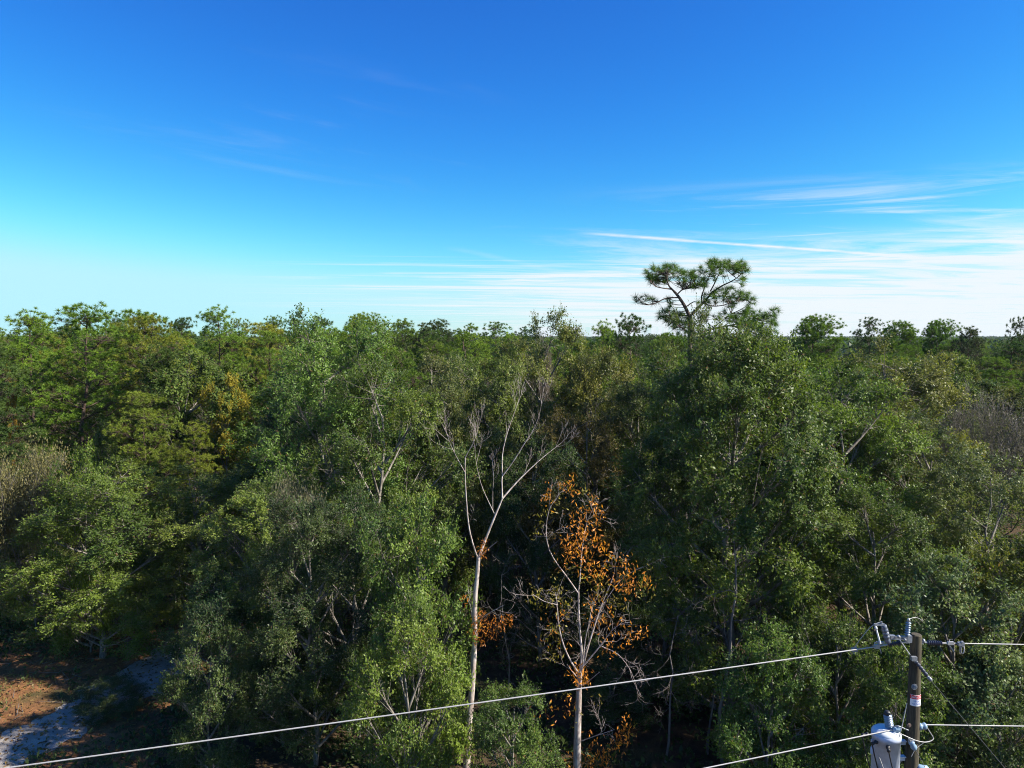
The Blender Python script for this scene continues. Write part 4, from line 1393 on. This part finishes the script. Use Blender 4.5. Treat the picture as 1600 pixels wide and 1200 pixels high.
# right dead-end: eye strap, polymer insulator, clamp
G = Geo()
G.box(L(1437, 1003), (0.09, 0.05, 0.045))
G.tube([L(1434, 1003), L(1449, 1004)], 0.014, 8)
G.lathe([(0, 0.001), (0, 0.03), (0.03, 0.03), (0.03, 0.001)], L(1441, 1001.5), (1, 0, -0.02), 10)
part('eye_bracket', G, M_GALV, pole)
i1 = part('dead_end_insulator', ribbed(L(1449, 1004), L(1472, 1005), 0.016, 0.037, 7), M_POLY, pole)
part('end_fitting', rod([L(1471, 1005), L(1484, 1005.3)], 0.013), M_ALU, i1)
G = Geo()
G.box(L(1485, 1005), (0.09, 0.03, 0.045))
G.tube([L(1482, 1006), L(1486, 1012), L(1490, 1018)], 0.010, 6)
G.tube([L(1483, 1002), L(1484, 998.5), L(1488, 999)], 0.006, 5)
part('strain_clamp', G, M_ALU, i1)
# left dead-end in front of the pole
G = Geo()
G.tube([L(1422, 1003, PF), L(1406, 1004, -.06)], 0.013, 8)
G.box(L(1418, 1000, -.07), (0.06, 0.035, 0.09))
G.box(L(1410, 996, -.05), (0.10, 0.05, 0.035))
part('eye_bracket', G, M_GALV, pole)
i2 = part('dead_end_insulator', ribbed(L(1407, 1004.2, -.05), L(1387, 1007, -.03), 0.017, 0.038, 6), M_POLY, pole)
part('end_fitting', rod([L(1388, 1007, -.03), L(1374, 1009.5, -.02)], 0.013), M_ALU, i2)
G = Geo()
G.box(L(1370, 1010, -.02), (0.075, 0.04, 0.06))
G.tube([L(1371, 1008, -.03), L(1375, 1013, -.04), L(1377, 1021, -.04)], 0.006, 6)
G.tube([L(1366, 1005, -.03), L(1370, 1003, -.05), L(1374, 1007, -.03)], 0.009, 6)
part('strain_clamp', G, M_ALU, i2)

# mounting bracket for cutout and arrester
G = Geo()
G.box(L(1407, 996.5, -.10), (0.30, 0.035, 0.05))
G.box(L(1420, 998, -.09), (0.07, 0.06, 0.10))
G.box(L(1394, 995, -.11), (0.07, 0.05, 0.05))
G.lathe([(0, 0.001), (0, 0.022), (0.035, 0.022), (0.035, 0.001)], L(1403, 994, -.13), (0, -1, 0), 8)
G.lathe([(0, 0.001), (0, 0.018), (0.03, 0.018), (0.03, 0.001)], L(1413, 999, -.13), (0, -1, 0), 8)
part('mounting_bracket', G, M_GALV, pole)
# strap brace
G = Geo()
a_, b_ = L(1406, 1000, -.12), L(1421, 1022, -.10)
ax = unit(b_ - a_)
mid = (a_ + b_) / 2
rot = Vector(ax).to_track_quat('Z', 'Y').to_matrix()
G.box(mid, (0.035, 0.007, np.linalg.norm(b_ - a_)), rot)
part('strap_brace', G, M_WHITE, pole)
# fuse cutout: ribbed porcelain body, contacts, white fuse tube
c0, c1 = L(1388, 1005, -.12), L(1380, 975, -.12)
pr = [(0, .001), (0, .030), (.02, .040), (.05, .040), (.06, .034), (.085, .034), (.09, .044), (.115, .044), (.12, .036), (.135, .036), (.14, .046), (.165, .046),
      (.17, .037), (.185, .037), (.19, .046), (.215, .046), (.222, .036), (.24, .042), (.275, .040), (.285, .02), (.285, .001)]
G = Geo()
G.lathe(pr, c0, c1 - c0, 16)
cut = part('fuse_cutout', G, M_CUT, pole)
G = Geo()
G.box(L(1374, 976, -.13), (0.15, 0.022, 0.028))
G.tube([L(1377, 976, -.13), L(1377.5, 971, -.13)], 0.011, 6)
G.box(L(1376, 1004, -.12), (0.10, 0.03, 0.03))
part('contact', G, M_GALV, cut)
G = Geo()
G.tube([L(1368.5, 981, -.15), L(1375.5, 1006, -.14)], 0.0125, 10)
G.lathe([(0, .001), (0, .019), (.035, .019), (.035, .001)], L(1368.2, 979.5, -.15), L(1375.5, 1006, -.14) - L(1368.5, 981, -.15), 10)
part('fuse_tube', G, M_WHITE, cut)
# lightning arrester
ar = part('lightning_arrester', ribbed(L(1417.5, 992, -.10), L(1419.5, 971, -.10), 0.020, 0.040, 6), M_PORC, pole)
G = Geo()
G.lathe([(0, .001), (0, .024), (.03, .020), (.05, .008), (.05, .001)], L(1419.5, 971, -.10), (0.05, 0, 1), 12)
G.tube(smooth_path([L(1419, 968, -.10), L(1428, 964.5, -.06), L(1436, 966, 0), L(1441, 970, .06)], 12), 0.0045, 6)
part('cap_lead', G, M_ALU, ar)
# guy strain rod
g0, g1 = L(1427, 1029, -.11), L(1453, 1061, -.16)
dv = unit(g1 - g0)
ins = part('guy_insulator', ribbed(g0 + dv * .04, g0 + dv * .30, 0.021, 0.031, 5), M_POLY, pole)
G = Geo()
G.box(L(1428, 1029, -.115), (0.075, 0.05, 0.06))
G.tube([g0, g0 + dv * .06], 0.022, 10)
G.tube([g0 + dv * .28, g1], 0.014, 8)
G.lathe([(0, .001), (0, .024), (.05, .028), (.07, .02), (.07, .001)], g1 - dv * .04, dv, 10)
part('end_fitting', G, M_GALV, ins)
# through bolt and washer
G = Geo()
G.lathe([(0, .045), (.008, .045), (.008, .02), (.03, .02), (.03, .001)], L(1428.5, 1073, -.087), (0, -1, 0), 10, 0.5, False)
part('bolt', G, M_GALV, pole)
G = Geo()
G.lathe([(0, .03), (.008, .03), (.008, .014), (.025, .014), (.025, .001)], L(1420.5, 1133, -.093), (0, -1, 0), 10, 0.5, False)
part('bolt', G, M_RUST, pole)


# warning sign wrapped on the pole
zc, zt = L(1428, 1099)[2], L(1428, 1082)[2]
zm = zt - (zt - zc) * 0.36
SR = prad(zc) + 0.004
SA0, SA1 = -2.64, -0.72        # angles round the pole (camera side)


def wrap(z0, z1, r, name, mat, parent):
    G = Geo()
    th = np.linspace(SA0, SA1, 18)
    lo = np.c_[np.cos(th) * r, np.sin(th) * r, np.full(18, z0)]
    hi = np.c_[np.cos(th) * r, np.sin(th) * r, np.full(18, z1)]
    r2 = r - 0.003
    lo2 = np.c_[np.cos(th) * r2, np.sin(th) * r2, np.full(18, z0)]
    hi2 = np.c_[np.cos(th) * r2, np.sin(th) * r2, np.full(18, z1)]
    i = np.arange(17)
    v = np.concatenate([lo, hi, lo2, hi2])
    f = np.concatenate([np.stack([i, i + 1, i + 19, i + 18], 1), np.stack([i + 37, i + 36, i + 54, i + 55], 1),
                        np.stack([i + 1, i, i + 36, i + 37], 1), np.stack([i + 18, i + 19, i + 55, i + 54], 1)])
    G.indexed(v, f, 0.5, False)
    return part(name, G, mat, parent)


sign = wrap(zc, zt, SR, 'warning_sign', M_SIGNW, pole)
sign['label'] = 'small warning sign, red band over white'
wrap(zm, zt - 0.003, SR + 0.0015, 'red_band', M_RED, sign)


def text_on(txt, z, hgt, width, r, mat):
    cu = bpy.data.curves.new('lettering', 'FONT')
    cu.body = txt
    cu.align_x = 'CENTER'
    cu.size = 1.0
    cu.resolution_u = 2
    ob = bpy.data.objects.new('lettering', cu)
    col.objects.link(ob)
    dg = bpy.context.evaluated_depsgraph_get()
    me = bpy.data.meshes.new_from_object(ob.evaluated_get(dg))
    bpy.data.objects.remove(ob)
    v = np.zeros(len(me.vertices) * 3, np.float32)
    me.vertices.foreach_get('co', v)
    v = v.reshape(-1, 3)
    x0, x1, y0, y1 = v[:, 0].min(), v[:, 0].max(), v[:, 1].min(), v[:, 1].max()
    xx = (v[:, 0] - (x0 + x1) / 2) / (x1 - x0) * width
    zz = z + (v[:, 1] - y0) / (y1 - y0) * hgt
    ang = (SA0 + SA1) / 2 + xx / r
    v = np.stack([np.cos(ang) * r, np.sin(ang) * r, zz], 1).astype(np.float32)
    me.vertices.foreach_set('co', v.ravel())
    me.materials.clear()
    me.materials.append(mat)
    me.update()
    link('lettering', me, sign)


H_ = zt - zc
text_on('DANGER', zm + 0.014, (zt - zm) * 0.55, 0.15, SR + 0.004, M_SHEET)
text_on('HIGH', zc + H_ * 0.37, H_ * 0.17, 0.075, SR + 0.003, M_BLUE)
text_on('VOLTAGE', zc + H_ * 0.12, H_ * 0.17, 0.13, SR + 0.003, M_BLUE)

# lower fittings: neutral spools and second guy clamp
G = Geo()
G.lathe([(0, .001), (0, .03), (.03, .052), (.06, .045), (.075, .03), (.09, .047), (.12, .05), (.14, .025), (.14, .001)], L(1433, 1135, -.02), (1, 0, 0.05), 14)
n1_ = part('spool_insulator', G, M_BLUEG, pole)
G = Geo()
G.tube([L(1432, 1138, -.02), L(1437, 1141, -.02), L(1445, 1139, -.02)], 0.008, 6)
part('clevis', G, M_GALV, n1_)
G = Geo()
G.lathe([(0, .001), (0, .028), (.025, .044), (.055, .03), (.075, .044), (.10, .035), (.11, .001)], L(1395, 1139, -.10), (1, 0, -.1), 14)
n2_ = part('spool_insulator', G, M_BLUEG, pole)
G = Geo()
G.tube(smooth_path([L(1395, 1136, -.10), L(1402, 1133.5, -.11), L(1410, 1137, -.11), L(1419, 1141, -.09)], 10), 0.010, 6)
part('clevis', G, M_GALV, n2_)
G = Geo()
a_, b_ = L(1423, 1158, -.12), L(1430, 1172, -.13)
G.lathe([(0, .001), (0, .03), (.03, .045), (.06, .036), (.09, .048), (.13, .035), (.15, .012), (.15, .001)], a_, b_ - a_, 14)
n3_ = part('spool_insulator', G, M_BLUEG, pole)
G = Geo()
G.box(L(1424, 1158, -.11), (0.07, 0.06, 0.05))
part('clevis', G, M_GALV, n3_)
G = Geo()
G.lathe([(0, .001), (0, .035), (.04, .05), (.10, .042), (.15, .045), (.18, .02), (.18, .001)], L(1432, 1199, -.06), (1, 0, -.1), 14)
part('spool_insulator', G, M_BLUEG, pole)
part('ground_wire', rod([L(1417, 1099, -.11), L(1413, 1118, -.13), L(1408.5, 1138, -.16), L(1405, 1152, -.2)], 0.0065, 6, 10), M_ALU, pole)
part('jumper_wire', rod([L(1448, 1136, -.02), L(1455, 1147, -.03), L(1460, 1155, -.04), L(1452, 1159, -.06), L(1444, 1160, -.08), L(1434, 1158, -.1), L(1428, 1156, -.12),
                         L(1417, 1151, -.12), L(1406, 1146, -.12), L(1400, 1143, -.11)], 0.0075, 6, 30), M_ALU, pole)
part('jumper_wire', rod([L(1444, 1160, -.08), L(1437, 1165, -.08), L(1430, 1170, -.10), L(1424, 1182, -.11)], 0.005, 6, 12), M_ALU, pole)

# ------------------------------------------------------------------ transformer hung left of the pole
tc_ = W(1383, 1200, DP - 0.02)
TR = 0.192
zt_ = W(1383, 1153, DP - 0.02 - TR)[2]
tb = np.array([tc_[0], DP - 0.02, zt_ - 0.80])
tr_ = thing('pole_transformer', 'light grey transformer can with a white domed lid hung on the utility pole', 'transformer', tb)
G = Geo()
G.lathe([(0, .001), (0, TR * .93), (.03, TR), (.70, TR), (.70, TR + .012), (.78, TR + .012), (.785, TR)], (0, 0, 0), (0, 0, 1), 32)
part('tank', G, M_TANK, tr_)
G = Geo()
G.lathe([(.787, TR + .006), (.80, TR + .002), (.825, TR * .86), (.842, TR * .5), (.846, .001)], (0, 0, 0), (0, 0, 1), 32)
part('lid', G, M_LID, tr_)


def Lt(px, py, dd=0.0):
    return W(px, py, DP - 0.02 + dd) - tb


bu = part('bushing', ribbed(Lt(1391, 1141, 0), Lt(1386.5, 1116, 0), 0.034, 0.062, 7, m=18), M_PORC, tr_)
G = Geo()
ax_ = unit(Lt(1386.5, 1116) - Lt(1391, 1141))
G.lathe([(0, .001), (0, .046), (.02, .05), (.045, .035), (.055, .02), (.055, .001)], Lt(1386.5, 1116), ax_, 14)
G.tube(smooth_path([Lt(1388, 1112), Lt(1394, 1117), Lt(1399, 1123)], 8), 0.006, 6)
part('terminal_cap', G, M_BLACK, bu)
for (x, y) in ((1362.5, 1155), (1376, 1166), (1388, 1168)):
    G = Geo()
    p = Lt(x, y, -TR + 0.0)
    ang = math.asin(max(-.95, min(.95, p[0] / TR)))
    fy = -math.cos(ang) * TR
    p = np.array([p[0], fy, p[2]])
    dv = unit(np.array([p[0], fy, -0.02]))
    G.lathe([(0, .001), (0, .030), (.025, .030), (.03, .02), (.07, .02), (.075, .026), (.10, .026), (.10, .001)], p - dv * .005, dv, 10)
    lv = part('low_voltage_terminal', G, M_BLACK, tr_)
    e = p + dv * .09
    part('lead', rod([e, e + np.array([.01, -.02, -.09]), e + np.array([.06, -.02, -.28]), e + np.array([.13, 0, -.5]), e + np.array([.22, .05, -.75])], 0.0095, 6, 14),
         M_BLACK, lv)
part('neutral_lead', rod([Lt(1374, 1184, -.21), Lt(1380, 1200, -.23), Lt(1388, 1225, -.22), Lt(1400, 1262, -.15)], 0.008, 6, 10), M_ALU, tr_)
for dz in (0.60, 0.36):
    G = Geo()
    G.box((0.235, 0.03, dz), (0.14, 0.02, 0.055))
    G.box((0.235, 0.03, dz + .034), (0.14, 0.07, 0.012))
    G.box((0.197, 0.03, dz + .02), (0.03, 0.09, 0.14))
    part('hanger_bracket', G, M_LID, tr_)
G = Geo()
G.box((-TR - .012, 0, .64), (.03, .03, .06))
G.box((-TR - .012, 0, .50), (.03, .035, .10))
part('lifting_lug', G, M_TANK, tr_)

# ------------------------------------------------------------------ wires
def wire(name, pts, r, lab, mat=None, n=8, grp=None):
    pts = [np.asarray(p) for p in pts]
    G = Geo()
    o0 = pts[0]
    G.tube([p - o0 for p in pts], r, n)
    o = part(name, G, mat or M_ALU)
    o.location = tuple(o0)
    tag(o, lab, 'wire', grp)
    return o


def span(a, b, sag, ext, n=24):
    """straight span from a through b, continued to ext times its length, with sag"""
    t = np.linspace(0, ext, n)[:, None]
    p = a + (b - a) * t
    u = np.linspace(0, 1, n)
    p[:, 2] -= 4 * sag * u * (1 - u)
    return p


wl = wire('power_line', span(W(1378, 1009.2, DP - .02), W(0, 1190.5, 8.5), 0.10, 3.2, 40), 0.0098, 'long pale wire sloping down left from the pole top across the whole wood')
wr = wire('power_line', span(W(1482, 1005, DP), W(1600, 1006.5, DP + .05), 0.02, 12, 16), 0.0095, 'level wire running right from the insulator at the pole top')
wire('power_line', span(W(1396, 1140, DP - .1), W(1088, 1201, 9.8), 0.03, 5, 24), 0.0095, 'lower wire running left past the transformer lid')
wire('power_line', span(W(1447, 1132.5, DP - .02), W(1600, 1134, DP + .05), 0.02, 10, 16), 0.0095, 'level wire running right from the lower blue-grey spool')
ga, gb = W(1453.5, 1062, DP - .16), W(1569, 1199, DP - .55)
wire('guy_wire', span(ga, gb, 0.0, 7.6, 4), 0.0038, 'thin dark guy wire slanting down right from the pole top', M_GUY, 6)
ga, gb = W(1430, 1171, DP - .13), W(1446, 1200, DP - .24)
wire('guy_wire', span(ga, gb, 0.0, 30, 4), 0.0038, 'lower guy wire slanting down right from the second spool', M_GUY, 6)
wire('tap_wire', smooth_path([W(1334, 1014, DP - .05), W(1343, 1000, DP - .09), W(1356, 984, DP - .12), W(1366, 975, DP - .13), W(1377, 971.5, DP - .13)], 20), 0.0055,
     'thin curved tap wire from the left power line up to the fuse cutout')
for (x, y, s, lab, k) in ((1334, 1014.5, .05, 'small clamp on the left power line where the curved tap wire starts', 0),
                       (1500, 1005.2, .045, 'small clamp with a wire loop on the right power line', 1)):
    c = W(x, y, DP)
    t = thing('line_clamp', lab, 'clamp', c)
    G = Geo()
    G.box((0, -.02, 0), (.085, .045, .05))
    G.box((0.01, -.03, .03), (.03, .03, .03))
    G.tube([(-.02, -.03, 0), (-.02, -.03, -.05), (.0, -.03, -.06)], .008, 6)
    part('body', G, M_GALV, t)
    if k:
        th = np.linspace(0, 6.28, 18)
        G = Geo()
        G.tube(np.c_[np.cos(th) * .032 + .02, np.full(18, -.02), np.sin(th) * .075 - .075], .008, 6)
        G.tube(np.c_[np.cos(th) * .024 + .02, np.full(18, -.035), np.sin(th) * .055 - .085], .006, 6)
        part('wire_loop', G, M_ALU, t)

# ------------------------------------------------------------------ air: one even box of haze
G = Geo()
G.box((0, 1500, 14.5), (7000, 4200, 31.0))
hm = bpy.data.materials.new('haze')
hm.use_nodes = True
hn = hm.node_tree
for nd in list(hn.nodes):
    if nd.type != 'OUTPUT_MATERIAL':
        hn.nodes.remove(nd)
pv = hn.nodes.new('ShaderNodeVolumePrincipled')
pv.inputs['Color'].default_value = (0.80, 0.88, 1.0, 1)
pv.inputs['Density'].default_value = 0.00007
pv.inputs['Anisotropy'].default_value = 0.0
hn.links.new(pv.outputs[0], hn.nodes['Material Output'].inputs['Volume'])
ho = part('haze', G, hm)
ho['kind'] = 'stuff'
